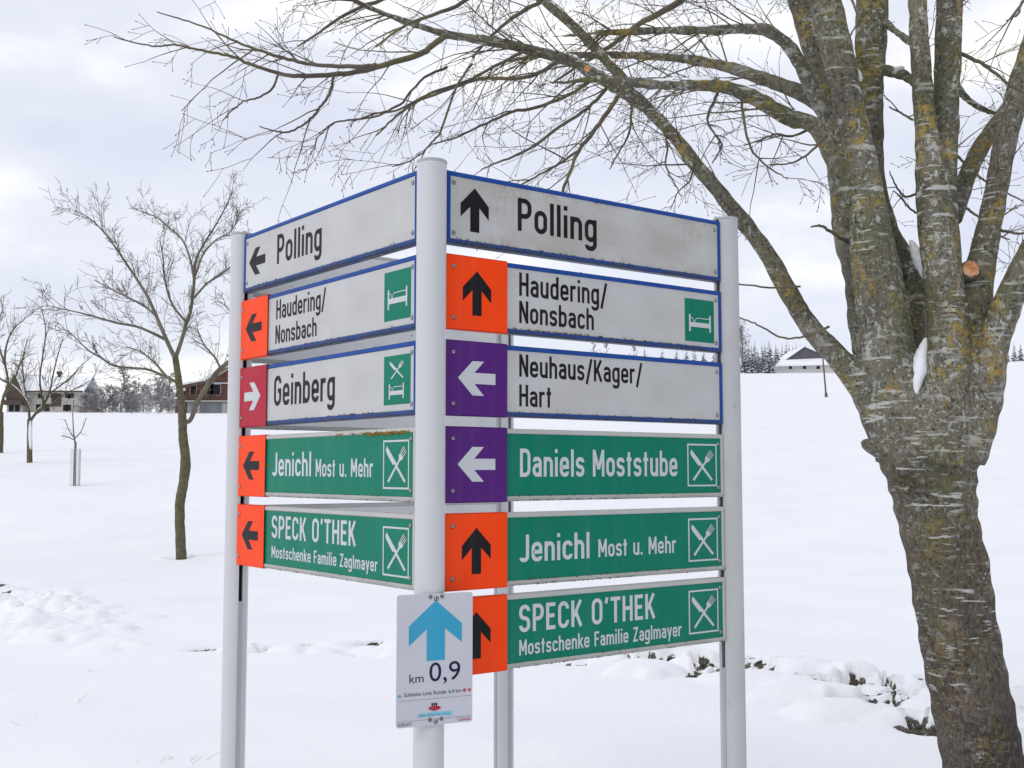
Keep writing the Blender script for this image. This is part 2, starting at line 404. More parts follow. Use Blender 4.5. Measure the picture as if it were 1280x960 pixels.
def make_ground():
    xs = axis_lines(-7.6, 5.2, .030, -520, 520); ys = axis_lines(5.8, 15.4, .027, -40, 760)
    foot = ground_at(227, 697)
    xs = np.unique(np.concatenate([xs, foot.x+np.linspace(-.6, .6, 31)])); ys = np.unique(np.concatenate([ys, foot.y+np.linspace(-.8, .6, 29)]))
    X, Y = np.meshgrid(xs, ys); Z = terrain(X, Y)
    near = (np.abs(X) < 14) & (Y > 3) & (Y < 17)
    D = np.full(X.shape, 99.0); D[near] = dist_stream(X[near], Y[near])
    rng = np.random.default_rng(4)
    # how open the stream is along its length (narrow to the left, open to the right)
    wid = .10 + .42*sstep(-3.2, 1.6, X) + .10*sstep(1.4, 2.6, X)
    wob = .10*np.sin(X*5.1+Y*3)+.07*np.sin(X*11.3-Y*7)
    ch = (1 - sstep(wid*.55, wid*1.15+.05, D+wob*.8))*sstep(-3.4, -2.5, X)
    depth = .05 + .035*sstep(-3, 1.5, X)
    floor = Z - depth*ch
    H = floor.copy()
    H += ch*near*(.014*np.sin(X*31+5*np.sin(Y*9))*np.sin(Y*37+X*11)+.010*np.sin(X*67)*np.sin(Y*71))
    # snow pillows resting on tussocks and stones in and beside the stream
    for i in range(118):
        k = rng.integers(14, len(STREAM)-16); p = STREAM[k] + (STREAM[k+1]-STREAM[k])*rng.random()
        if p[0] < -3.2: continue
        f = float(sstep(-3, 1.4, np.array(p[0])))
        off = rng.normal(0, .15+.25*f, 2); cx, cy = p+off
        r = rng.uniform(.07, .13+.17*f); rx, ry = r*rng.uniform(1.1, 2.0), r*rng.uniform(.8, 1.15)
        sub = (np.abs(X-cx) < rx) & (np.abs(Y-cy) < ry)
        if not sub.any(): continue
        a_ = np.arctan2((Y[sub]-cy)/ry, (X[sub]-cx)/rx); wv = 1+.10*np.sin(3*a_+i)+.06*np.sin(5*a_+2*i)
        q = (((X[sub]-cx)/rx)**2+((Y[sub]-cy)/ry)**2)*wv**2
        top = rng.uniform(.01, .05+.07*f)
        hgt = Z[sub]+top-(.07+.14*f)*(1-np.sqrt(np.clip(1-q, 0, 1)))**1.15
        hgt[q >= 1] = -99
        H[sub] = np.maximum(H[sub], hgt)
    low = Z-H
    bare = sstep(.012, .034, low)*(ch > .12)*(.62+.38*sstep(-1.5, 1.0, X))
    for gi, (gx, gy, rx, ry) in enumerate(GAPS):
        sub = (np.abs(X-gx) < rx*1.6) & (np.abs(Y-gy) < ry*1.6)
        xs_, ys_ = X[sub], Y[sub]; a_ = np.arctan2((ys_-gy)/ry, (xs_-gx)/rx)
        rr = np.hypot((xs_-gx)/rx, (ys_-gy)/ry)*(1+.22*np.sin(3*a_+gi)+.16*np.sin(5*a_-gi*2)+.10*np.sin(9*a_+gi))
        g = sstep(1.12, .80, rr); fl = Z[sub]-.050+.018*np.sin(xs_*43+gi)*np.sin(ys_*37)
        h = H[sub]; H[sub] = np.where(h > fl, h+(fl-h)*g, h)
        tuft = np.sin(xs_*38+3*np.sin(ys_*21))*np.sin(ys_*17+gi)+.5*np.sin(xs_*71)*np.sin(ys_*33)
        bare[sub] = np.maximum(bare[sub], g*np.clip(1.0-1.1*np.clip(tuft, 0, 1), 0, 1)*(1.0 if gx > 0 else .85))
        H[sub] += .025*np.clip(tuft, 0, 1)*g
    # a heap of ploughed clods to the left
    for i in range(420):
        t_, w_ = rng.normal(0, .55), rng.normal(0, .42)
        cx, cy = -5.35-1.25*t_+w_*.8, 12.5+1.9*t_+w_*.5
        r = rng.uniform(.03, .17)*rng.uniform(.6, 1.3); rx = r*rng.uniform(1, 1.7)
        sub = (np.abs(X-cx) < rx) & (np.abs(Y-cy) < r)
        if not sub.any(): continue
        q = np.abs((X[sub]-cx)/rx)**2.6+np.abs((Y[sub]-cy)/r)**2.6
        H[sub] += rng.uniform(.08, .30)*r*np.clip(1-q, 0, 1)**.6
    clod = (np.hypot((X+6.78)/.13, (Y-14.6)/.12) < 1) | (np.hypot((X+6.50)/.05, (Y-14.35)/.09) < 1) | (np.hypot((X+5.75)/.03, (Y-13.35)/.06) < 1)
    bare[clod] = .9
    # gentle drift relief everywhere near
    n = (np.sin(X*1.7+.6*np.sin(Y*1.1))*np.sin(Y*2.3+X*.4)*.020+np.sin(X*6.1+Y*2)*np.sin(Y*5.3-X)*.004)
    H += n*sstep(25, 9, Y)*(np.abs(X) < 30)
    r_ = np.hypot(X-foot.x, Y-foot.y); H += -.055*np.exp(-(r_/.17)**2)+.022*np.exp(-((r_-.33)/.13)**2)*(1+.5*np.sin(X*9+Y*5))
    ny, nx = X.shape
    co = np.stack([X, Y, H], -1).reshape(-1, 3)
    idx = np.arange(ny*nx).reshape(ny, nx)
    q = np.stack([idx[:-1, :-1], idx[:-1, 1:], idx[1:, 1:], idx[1:, :-1]], -1).reshape(-1, 4)
    me = bpy.data.meshes.new('ground')
    me.vertices.add(len(co)); me.vertices.foreach_set('co', co.ravel())
    me.loops.add(q.size); me.loops.foreach_set('vertex_index', q.ravel().astype(np.int32))
    me.polygons.add(len(q)); me.polygons.foreach_set('loop_start', np.arange(0, q.size, 4, dtype=np.int32)); me.polygons.foreach_set('loop_total', np.full(len(q), 4, np.int32))
    me.polygons.foreach_set('use_smooth', np.ones(len(q), bool))
    me.update(calc_edges=True)
    a = me.attributes.new('bare', 'FLOAT', 'POINT'); a.data.foreach_set('value', bare.ravel().astype(np.float32))
    me.materials.append(M['snow_ground'])
    o = bpy.data.objects.new('ground', me); COL.objects.link(o)
    tag(o, kind='structure')
    return o
make_ground()

# ================================================================ sign posts
FP, RP, LP = Vector((-.2142, 2.890, 0)), Vector((.7010, 3.5650, 0)), Vector((-.9423, 3.7998, 0))
BP = RP + LP - FP; BP.x -= .006
dR = Vector((.81, .5866, 0)).normalized(); dL = Vector((-.6225, .7826, 0)).normalized()
def slot_profile(dirs, r=.040, sw=.0075, sd=.020, n=72):
    """round tube section with a channel cut in for each direction"""
    angs = sorted(atan2(d.y, d.x) % (2*pi) for d in dirs); half = math.asin(sw/r)
    pts = []
    for k, a in enumerate(angs):
        u = Vector((cos(a), sin(a))); w = Vector((-sin(a), cos(a)))
        e0 = u*r*cos(half)-w*sw; e1 = u*r*cos(half)+w*sw
        pts += [e0, u*(r-.005)-w*sw, u*(r-.005)-w*(sw+.004), u*(r-sd)-w*(sw+.004), u*(r-sd)+w*(sw+.004), u*(r-.005)+w*(sw+.004), u*(r-.005)+w*sw, e1]
        nxt = angs[(k+1) % len(angs)]+(2*pi if k == len(angs)-1 else 0)
        a0, a1 = a+half, nxt-half; m = max(6, int(n*(a1-a0)/(2*pi)))
        for j in range(1, m): t = a0+(a1-a0)*j/m; pts.append(Vector((cos(t), sin(t)))*r)
    return pts
def make_post(loc, dirs, top, cover_tops, label, mat):
    root = empty('sign_post', (loc.x, loc.y, -.02))
    tag(root, label, 'post', 'four round posts carrying the guide signs')
    pr = slot_profile(dirs); n = len(pr); H = top+.02
    a = Acc()
    a.add([(p.x, p.y, 0) for p in pr]+[(p.x, p.y, H) for p in pr], [(i, (i+1) % n, (i+1) % n+n, i+n) for i in range(n)])
    pole = a.build('pole', mat, root)
    me = pole.data
    for p in me.polygons:
        p.use_smooth = True
    me.set_sharp_from_angle(angle=radians(32))
    c = Acc(); m = 40; rings = [(.0405, H), (.0412, H+.002), (.0412, H+.006), (.0400, H+.0085), (.001, H+.010)]
    vs = [(r*cos(2*pi*k/m), r*sin(2*pi*k/m), z) for r, z in rings for k in range(m)]
    fs = [(i*m+k, i*m+(k+1) % m, (i+1)*m+(k+1) % m, (i+1)*m+k) for i in range(len(rings)-1) for k in range(m)]+[tuple(range(m))]
    c.add(vs, fs); cp = c.build('cap', M['cap'], root); cp.data.polygons.foreach_set('use_smooth', [True]*len(cp.data.polygons)); cp.data.set_sharp_from_angle(angle=radians(40))
    for d, ct in zip(dirs, cover_tops):
        b = Acc(); b.box((.0165, -.0110, 0), (.0215, .0110, H-.01)); o = b.build('channel_floor', M['slot'], root); o.rotation_euler = (0, 0, atan2(d.y, d.x))
        b = Acc(); b.box((.028, -.0070, 0), (.0412, .0070, ct)); o = b.build('slot_cover', M['alu'], root); o.rotation_euler = (0, 0, atan2(d.y, d.x))
    return root
TOP = .817+EYE
make_post(FP, [dR, dL], TOP, [.94, 1.17], 'nearest white post, the corner between both rows of signs', M['post'])
make_post(RP, [-dR, dL], TOP, [1.0, 1.5], 'weathered grey post at the far right end of the right hand signs', M['post_weathered'])
make_post(LP, [-dL, dR], TOP, [1.18, 1.4], 'white post at the far left end of the left hand signs', M['post'])
make_post(BP, [-dL, -dR], TOP, [1.2, 1.2], 'rear white post seen through the gaps between the signs', M['post'])

# ================================================================ stroke lettering (narrow road sign alphabet)
def R(*p, r=2.3, closed=False): return (list(p), r, closed)
def bowl(x1=5.8, y1=9): return R((1, 1), (1, y1), (x1, y1), (x1, 1), r=2.35, closed=True)
V = lambda x, a=0, b=14: R((x, a), (x, b), r=0)
GL = {
 'n': (6.6, [V(1, 0, 10), R((1, 5), (1, 9), (5.6, 9), (5.6, 0))]), 'u': (6.6, [R((1, 10), (1, 1), (5.6, 1), (5.6, 5)), V(5.6, 0, 10)]),
 'o': (6.8, [bowl()]), 'l': (2.2, [V(1.1)]), 'i': (2.2, [V(1.1, 0, 10), V(1.1, 12, 14)]),
 'g': (6.8, [bowl(), R((5.8, 10), (5.8, -3), (1.1, -3), (1.1, -1.5))]), 'P': (7.2, [V(1), R((1, 13), (6.2, 13), (6.2, 6.4), (1, 6.4), r=2.7)]),
 'H': (7.4, [V(1), V(6.4), R((1, 7.2), (6.4, 7.2), r=0)]), 'a': (6.6, [R((1.2, 7.6), (1.2, 9), (5.6, 9), (5.6, 0), r=2.1), R((5.6, 5.7), (1, 5.7), (1, 1), (5.6, 1), (5.6, 3))]),
 'd': (6.8, [bowl(), V(5.8)]), 'e': (6.8, [([(1, 4.9), (5.8, 4.9), (5.8, 9), (1, 9), (1, 1), (5.8, 1), (5.8, 2.6)], [0, 0, 2.3, 2.3, 2.3, 2.0, 0], False)]),
 'r': (4.7, [V(1, 0, 10), R((1, 5.4), (1, 9), (4.7, 9))]), '/': (5.6, [R((.5, -2.2), (4.9, 14.2), r=0)]),
 'N': (7.4, [V(1), V(6.4), R((1.1, 13.4), (6.3, .6), r=0)]), 's': (6.4, [R((5.4, 7.4), (5.4, 9), (1, 9), (1, 5.5), (5.4, 4.6), (5.4, 1), (1, 1), (1, 2.6), r=1.9)]),
 'b': (6.8, [V(1), bowl()]), 'c': (6.4, [R((5.6, 7.1), (5.6, 9), (1, 9), (1, 1), (5.6, 1), (5.6, 2.9))]), 'h': (6.6, [V(1), R((1, 5), (1, 9), (5.6, 9), (5.6, 0))]),
 'G': (7.6, [([(6.5, 10.3), (6.5, 13), (1, 13), (1, 1), (6.5, 1), (6.5, 7), (4, 7)], [0, 2.7, 2.7, 2.7, 2.7, 0, 0], False)]),
 'J': (5.8, [R((4.7, 14), (4.7, 1), (.9, 1), (.5, 2.2), r=1.9)]), 'M': (9.0, [V(1), V(8), R((1.1, 13.5), (4.5, 3.8), r=0), R((7.9, 13.5), (4.5, 3.8), r=0)]),
 't': (4.4, [V(2.1, 0, 13), R((.1, 9.1), (4.1, 9.1), r=0)]), '.': (2.4, [V(1.1, 0, 2.1)]),
 'D': (7.4, [([(1, 1), (1, 13), (6.4, 13), (6.4, 1)], [0, 0, 2.7, 2.7], True)]), 'S': (7.2, [R((6.1, 10.6), (6.1, 13), (1, 13), (1, 7.7), (6.1, 6.5), (6.1, 1), (1, 1), (1, 3.4), r=2.4)]),
 'E': (6.4, [R((6.2, 13), (1, 13), (1, 1), (6.2, 1), r=0), R((1, 7.2), (5.6, 7.2), r=0)]), 'C': (7.4, [R((6.4, 10), (6.4, 13), (1, 13), (1, 1), (6.4, 1), (6.4, 4), r=2.7)]),
 'K': (7.4, [V(1), R((6.5, 14), (1.6, 5.4), r=0), R((3.1, 7.8), (6.7, 0), r=0)]), 'O': (7.6, [R((1, 1), (1, 13), (6.6, 13), (6.6, 1), r=2.75, closed=True)]),
 "'": (2.6, [R((.9, 10.8), (1.8, 14), r=0)]), 'T': (7.2, [R((0, 13), (7.2, 13), r=0), V(3.6, 0, 13)]), 'F': (6.2, [R((1, 0), (1, 13), (6.1, 13), r=0), R((1, 7), (5.4, 7), r=0)]),
 'Z': (7.0, [R((.5, 13), (5.9, 13), (1.1, 1), (6.6, 1), r=0)]), 'k': (6.4, [V(1), R((5.7, 10), (1.6, 4.2), r=0), R((2.8, 5.9), (5.9, 0), r=0)]),
 'm': (10.4, [V(1, 0, 10), R((1, 5), (1, 9), (5.2, 9), (5.2, 0), r=2.1), R((5.2, 5), (5.2, 9), (9.4, 9), (9.4, 0), r=2.1)]), 'y': (6.6, [R((.8, 10), (3.35, .8), r=0), R((5.8, 10), (2.2, -3.8), r=0)]),
 ' ': (3.6, []),
}
def round_path(pts, rs, closed):
    pts = [np.array(p, float) for p in pts]; n = len(pts); out = []
    if not isinstance(rs, list): rs = [rs]*n
    for i in range(n):
        p = pts[i]
        if (not closed and i in (0, n-1)) or rs[i] == 0: out.append(p); continue
        a, b = pts[i-1]-p, pts[(i+1) % n]-p; la, lb = np.linalg.norm(a), np.linalg.norm(b); a, b = a/la, b/lb
        th = math.acos(np.clip(a@b, -1, 1)); lim = lambda j, l: l if (not closed and j in (0, n-1)) else l/2
        d = min(rs[i]/math.tan(th/2), lim(i-1 if i else n-1, la)*.999, lim((i+1) % n, lb)*.999); r = d*math.tan(th/2)
        c = p+(a+b)/np.linalg.norm(a+b)*r/sin(th/2)
        s, e_ = p+a*d-c, p+b*d-c; a0 = atan2(s[1], s[0]); da = atan2(s[0]*e_[1]-s[1]*e_[0], s@e_)
        for k in range(8): t = a0+da*k/7; out.append(c+r*np.array([cos(t), sin(t)]))
    return out
def ribbon(path, w, closed):
    P = [path[0]]
    for p in path[1:]:
        if np.linalg.norm(p-P[-1]) > 1e-4: P.append(p)
    if closed and np.linalg.norm(P[0]-P[-1]) < 1e-4: P.pop()
    n = len(P); Lp, Rp = [], []
    for i in range(n):
        t0 = P[i]-P[i-1] if (i or closed) else P[1]-P[0]; t1 = P[(i+1) % n]-P[i] if (i < n-1 or closed) else P[i]-P[i-1]
        t0 = t0/np.linalg.norm(t0); t1 = t1/np.linalg.norm(t1)
        n0, n1 = np.array([-t0[1], t0[0]]), np.array([-t1[1], t1[0]]); m = n0+n1; m = m/np.linalg.norm(m); k = w/2/max(.45, m@n0)
        Lp.append(P[i]+m*k); Rp.append(P[i]-m*k)
    return Lp, Rp
def lettering(text, u0, u1, base, cap, proud, mat, parent, name='lettering', sw=2.05, gap=1.55):
    """text drawn between u0 and u1 (mm), baseline and cap height in mm, `proud` metres out of the sign plane"""
    W = sum(GL[c][0] for c in text)+gap*(len(text)-1)
    sx, sy = (u1-u0)/W/1000, cap/14/1000
    v, f = [], []; x = 0; lay = 0
    for ch in text:
        w, paths = GL[ch]
        for k, (pts, rs, cl) in enumerate(paths):
            Lp, Rp = ribbon(round_path(pts, rs, cl), sw, cl); b = len(v); n = len(Lp); y = -(proud+k*.00012)
            for p in Lp: v.append((u0/1000+(x+p[0])*sx, y, base/1000+p[1]*sy))
            for p in Rp: v.append((u0/1000+(x+p[0])*sx, y, base/1000+p[1]*sy))
            for i in range(n if cl else n-1):
                j = (i+1) % n; f.append((b+i, b+n+i, b+n+j, b+j))
        x += w+gap
    return flat_mesh(name, v, f, mat, parent)
def shape(polys, proud, mat, parent, name, thick=.0004):
    """flat cut-out film; polys are lists of (u, v) in mm"""
    a = Acc()
    for k, p in enumerate(polys):
        a.prism([(x/1000, z/1000) for x, z in p], -(proud+k*.0001), -(proud+k*.0001)+thick)
    return a.build(name, mat, parent)
def stroke_shape(lines, proud, mat, parent, name):
    v, f = [], []
    for k, (pts, w, r, cl) in enumerate(lines):
        Lp, Rp = ribbon(round_path(pts, r, cl), w, cl); b = len(v); n = len(Lp); y = -(proud+k*.00012)
        for p in Lp+Rp: v.append((p[0]/1000, y, p[1]/1000))
        for i in range(n if cl else n-1):
            j = (i+1) % n; f.append((b+i, b+n+i, b+n+j, b+j))
    return flat_mesh(name, v, f, mat, parent)

# ---------------------------------------------------------------- one guide sign
ARROW = [(0, 61), (46.5, 14), (46.5, -23), (15, 8), (15, -61), (-15, -61), (-15, 8), (-46.5, -23), (-46.5, 14)]
def arrow_poly(d, cu, cv):
    rot = {'up': lambda x, z: (x, z), 'left': lambda x, z: (-z, x), 'right': lambda x, z: (z, -x)}[d]
    return [(cu+rot(x, z)[0], cv+rot(x, z)[1]) for x, z in ARROW]
def frame_ring(w, h, t=.030, lip=.014):
    prof = [(.0, .0075), (.0010, .0035), (.0035, .0008), (.0070, 0), (lip-.0025, 0), (lip, .0020), (lip, t-.002), (.004, t), (0, t-.003)]   # (inset, depth)
    a = Acc(); n = len(prof); vs = []
    for cx, cz, sx, sz in ((0, 0, 1, 1), (w, 0, -1, 1), (w, h, -1, -1), (0, h, 1, -1)):
        vs += [(cx+sx*i, d, cz+sz*i) for i, d in prof]
    fs = []
    for c in range(4):
        c2 = (c+1) % 4
        for k in range(n): k2 = (k+1) % n; fs.append((c*n+k, c2*n+k, c2*n+k2, c*n+k2))
    a.add(vs, fs); return a
def screw(parent, u, z, y):
    a = Acc(); m = 14; rings = [(.0050, y-.0004), (.0050, y-.0016), (.0042, y-.0026), (.0028, y-.0028), (.0026, y-.0008), (.0001, y-.0008)]
    vs = [(u+r*cos(2*pi*k/m), yy, z+r*sin(2*pi*k/m)) for r, yy in rings for k in range(m)]
    a.add(vs, [(i*m+k, i*m+(k+1) % m, (i+1)*m+(k+1) % m, (i+1)*m+k) for i in range(5) for k in range(m)])
    s = a.build('screw', M['steel'], parent, smooth=False)
    b = Acc(); b.add([(u+.0027*cos(2*pi*k/8), y-.0010, z+.0027*sin(2*pi*k/8)) for k in range(8)], [tuple(range(8))]); b.add([(u+.0004+.0066*cos(2*pi*k/12), y-.0003, z-.0005+.0068*sin(2*pi*k/12)) for k in range(12)], [tuple(range(12))]); b.build('socket_and_shadow', M['hole_shadow'], s)  # dark socket, and an offset disc painted as the screw's shadow
def growth(parent, w, rng, spans, mat, name, y=-.001, size=(.0010, .0026)):
    """small irregular cushions; spans = (u0, u1, z, n)"""
    a = Acc()
    for u0, u1, z, n in spans:
        for i in range(n):
            u = rng.uniform(u0, u1); r = rng.uniform(*size); zz = z+rng.normal(0, .0007); c = np.array([u, y+rng.uniform(-.0005, .003), zz])
            P = [c+np.array([dx, dy, dz])*r*rng.uniform(.6, 1.3) for dx, dy, dz in ((1.4, 0, 0), (-1.4, 0, 0), (0, 1, 0), (0, -1, 0), (0, 0, .9), (0, 0, -.8))]
            a.add(P, [(0, 2, 4), (2, 1, 4), (1, 3, 4), (3, 0, 4), (2, 0, 5), (1, 2, 5), (3, 1, 5), (0, 3, 5)])
    o = a.build(name, mat, parent); o['kind'] = 'stuff'; return o
def cutlery(u, v, sx, sz, parent, mat, proud, box=True):
    root = None
    P = lambda x, y: (u+(x-58)*.254*sx, v+(865-y)*.181*sz)
    knife = [P(*p) for p in ((128, 232), (150, 258), (312, 475), (345, 535), (497, 745), (472, 772), (300, 540), (274, 495), (250, 512), (132, 345), (110, 292))]
    fork = [P(*p) for p in ((145, 745), (290, 540), (327, 488), (366, 425), (362, 375), (386, 338), (448, 402), (436, 432), (386, 455), (345, 512), (172, 772))]
    o = shape([knife, fork], proud, mat, parent, 'pictogram')
    tin = []
    for (x0, y0), (x1, y1) in (((390, 345), (458, 238)), ((408, 362), (476, 257)), ((426, 382), (494, 283)), ((444, 402), (512, 312))):
        tin.append(([P(x0, y0), P(x1, y1)], 2.6*sx, 0, False))
    stroke_shape(tin, proud+.0003, mat, o, 'fork_tines')
    if box: stroke_shape([([(u+2.5, v+2.5), (u+2.5, v+130.5), (u+127.5, v+130.5), (u+127.5, v+2.5)], 5, 0, True)], proud, mat, o, 'pictogram_border')
    return o
def bed(u, v, k, parent, mat, proud):
    B = lambda x0, z0, x1, z1: [(u+k*x0, v+k*z0), (u+k*x1, v+k*z0), (u+k*x1, v+k*z1), (u+k*x0, v+k*z1)]
    o = shape([B(17.7, 32, 24.7, 86), B(24.7, 46.5, 107.8, 61.5), B(107.8, 33, 114.8, 87)], proud, mat, parent, 'pictogram')
    q = lambda pts: [(u+k*x, v+k*z) for x, z in pts]
    stroke_shape([(q([(24, 77), (33, 74), (40, 62)]), 2.4*k, 8*k, False), (q([(42, 61), (46, 72), (54, 75.5), (108, 75.5)]), 2.6*k, 9*k, False)], proud+.0003, mat, o, 'bed_cover_outline')
    return o

LEN_R, LEN_L, HGT = 1.055, 1.080, .200
TOPS = [.8101, .5795, .3478, .1165, -.1139, -.3363]
AR = Vector((-.1756, 2.9118, 0)); AL = Vector((-.9272, 3.7567, 0))
FACE = .0030      # the board lies this far behind the rim
def guide_sign(side, row, colour, label, tile=None, arrow=None, old=False):
    ln = LEN_R if side == 'R' else LEN_L
    org, d = (AR, dR) if side == 'R' else (AL, -dL)
    root = empty('guide_sign', (org.x, org.y, TOPS[row]-HGT+EYE), atan2(d.y, d.x))
    tag(root, label, 'guide sign', 'guide signs between the posts')
    white = colour == 'white'
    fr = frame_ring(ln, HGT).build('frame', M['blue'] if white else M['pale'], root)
    fr.data.polygons.foreach_set('use_smooth', [False]*len(fr.data.polygons))
    b = Acc(); b.box((.0145, FACE, .0145), (ln-.0145, .012, HGT-.0145))
    b.build('board', (M['white_face_old'] if old else M['white_face']) if white else M['green'], root)
    b = Acc(); b.box((.0145, .026, .0145), (ln-.0145, .029, HGT-.0145)); b.build('back_sheet', M['panel_back'], root)
    if tile:
        t = Acc(); w = .199; e_ = .0012; rr = .0025
        t.prism([(-e_, .0), (w, .0), (w, HGT), (-e_, HGT)], -.0034, -.0012)
        t.box((-e_, -.0012, HGT+.0004), (w, .016, HGT+.0018)); t.box((-e_, -.0012, -.0018), (w, .016, -.0004)); t.box((-e_-.0014, -.0012, 0), (-e_, .016, HGT))
        bt = t.build('arrow_panel', M[tile], root)
        bv = bt.modifiers.new('bevel', 'BEVEL'); bv.width = .0006; bv.segments = 1; bv.limit_method = 'ANGLE'
        shape([arrow_poly(arrow, 97, 101)], .0039, M['black'] if tile == 'orange' else M['white_film'], bt, 'arrow')
        s_y = -.0034
    else:
        if arrow: shape([arrow_poly(arrow, 93 if side == 'R' else 102, 101 if side == 'R' else 98)], -FACE+.0006, M['black'], root, 'arrow')
        s_y = FACE
    ul = .021 if side == 'R' else .014
    for z in (.031, HGT-.031):
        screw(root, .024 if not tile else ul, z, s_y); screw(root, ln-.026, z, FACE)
    return root, ln
PR_ = -FACE+.0005      # film on the board, measured outwards from the rim plane
rngm = np.random.default_rng(11)
def moss_on(root, ln, top=14, bot=60, u0=.02):
    growth(root, ln, rngm, [(u0, ln*.6, .0022, bot//2), (ln*.1, ln, .0022, bot//2), (u0, ln*.9, .0150, bot//2)], M['moss'], 'moss')
    if top: growth(root, ln, rngm, [(.3, ln, HGT+.0005, top)], M['moss'], 'moss_tuft', y=.006)
K, Wt = M['black'], M['white_film']
# --- right hand row
s, n = guide_sign('R', 0, 'white', 'topmost right hand white sign reading Polling with an arrow pointing up', None, 'up', True)
lettering('Polling', 239, 529, 64, 94, PR_, K, s); moss_on(s, n, 18, 130)
growth(s, n, rngm, [(.10, .26, .008, 40), (.5, .7, .185, 14)], M['moss'], 'algae_patch', y=-.0005, size=(.001, .0028))
s, n = guide_sign('R', 1, 'white', 'right hand white sign reading Haudering/Nonsbach with an orange up arrow panel', 'orange', 'up', False)
lettering('Haudering/', 244, 568, 110, 66, PR_, K, s); lettering('Nonsbach', 244, 516, 33, 63, PR_, K, s)
o = shape([[(890, 28), (1020, 28), (1020, 164), (890, 164)]], PR_, M['green'], s, 'accommodation_field'); bed(890, 28, 1, o, Wt, PR_+.0006); moss_on(s, n, 4, 130, .22)
growth(s, n, rngm, [(.22, .5, .0165, 60)], M['lichen'], 'lichen', y=.001, size=(.001, .0026))
s, n = guide_sign('R', 2, 'white', 'right hand white sign reading Neuhaus/Kager/Hart with a violet left arrow panel', 'violet', 'left', False)
lettering('Neuhaus/Kager/', 244, 706, 114, 63, PR_, K, s); lettering('Hart', 244, 357, 31, 61, PR_, K, s); moss_on(s, n, 0, 60, .22)
s, n = guide_sign('R', 3, 'green', 'green sign reading Daniels Moststube with a violet left arrow panel', 'violet', 'left')
lettering('Daniels Moststube', 246, 849, 67, 78, PR_, Wt, s); cutlery(893, 35, 1, 1, s, Wt, PR_); moss_on(s, n, 0, 70, .22)
s, n = guide_sign('R', 4, 'green', 'right hand green sign reading Jenichl Most u. Mehr with an orange up arrow panel', 'orange', 'up')
lettering('Jenichl', 246, 495, 63, 75, PR_, Wt, s); lettering('Most u. Mehr', 528, 840, 64, 52, PR_, Wt, s); cutlery(893, 33, 1, 1, s, Wt, PR_); moss_on(s, n, 0, 80, .22)
s, n = guide_sign('R', 5, 'green', "right hand green sign reading SPECK O'THEK with an orange up arrow panel, lowest of all", 'orange', 'up')
lettering("SPECK O'THEK", 243, 749, 95, 74, PR_, Wt, s, gap=1.7); lettering('Mostschenke Familie Zaglmayer', 243, 859, 33, 42, PR_, Wt, s); cutlery(891, 34, 1, 1, s, Wt, PR_); moss_on(s, n, 0, 50, .22)
# --- left hand row
s, n = guide_sign('L', 0, 'white', 'topmost left hand white sign reading Polling with an arrow pointing left', None, 'left', False)
lettering('Polling', 250, 549, 64, 97, PR_, K, s); moss_on(s, n, 5, 60)
s, n = guide_sign('L', 1, 'white', 'left hand white sign reading Haudering/Nonsbach with an orange left arrow panel', 'orange', 'left', False)
lettering('Haudering/', 251, 580, 112, 63, PR_, K, s); lettering('Nonsbach', 248, 525, 32, 60, PR_, K, s)
o = shape([[(914, 33), (1049, 33), (1049, 170), (914, 170)]], PR_, M['green'], s, 'accommodation_field'); bed(915, 32, 1.02, o, Wt, PR_+.0006); moss_on(s, n, 4, 40, .22)
s, n = guide_sign('L', 2, 'white', 'white sign reading Geinberg with a crimson arrow panel pointing right', 'crimson', 'right', False)
lettering('Geinberg', 245, 642, 61, 98, PR_, K, s)
o = shape([[(916, 32), (1050, 32), (1050, 167), (916, 167)]], PR_, M['green'], s, 'accommodation_field')
cutlery(936, 94, .72, .50, o, Wt, PR_+.0006, box=False); bed(929, 22, .78, o, Wt, PR_+.0006); moss_on(s, n, 4, 40, .22)
growth(s, n, rngm, [(.035, .10, .085, 16), (.07, .11, .050, 12)], M['lichen'], 'lichen', y=-.0040, size=(.001, .0026)); growth(s, n, rngm, [(.66, .76, .0155, 24), (.8, .86, .0155, 8)], M['lichen'], 'lichen', y=0, size=(.001, .0026))
s, n = guide_sign('L', 3, 'green', 'left hand green sign reading Jenichl Most u. Mehr with an orange left arrow panel', 'orange', 'left')
lettering('Jenichl', 244, 503, 67, 75, PR_, Wt, s); lettering('Most u. Mehr', 532, 863, 66, 53, PR_, Wt, s); cutlery(916, 34, 1.02, 1.02, s, Wt, PR_)
growth(s, n, rngm, [(.80, 1.05, .189, 150), (.84, 1.04, .184, 60), (.62, .85, .189, 50), (.21, .23, .1, 6)], M['lichen'], 'lichen', y=0, size=(.0016, .0046)); moss_on(s, n, 0, 30, .22)
s, n = guide_sign('L', 4, 'green', "left hand green sign reading SPECK O'THEK with an orange left arrow panel", 'orange', 'left')
lettering("SPECK O'THEK", 245, 773, 100, 71, PR_, Wt, s, gap=1.7); lettering('Mostschenke Familie Zaglmayer', 247, 892, 37, 38, PR_, Wt, s); cutlery(918, 30, 1.03, 1.02, s, Wt, PR_); moss_on(s, n, 3, 20, .22)
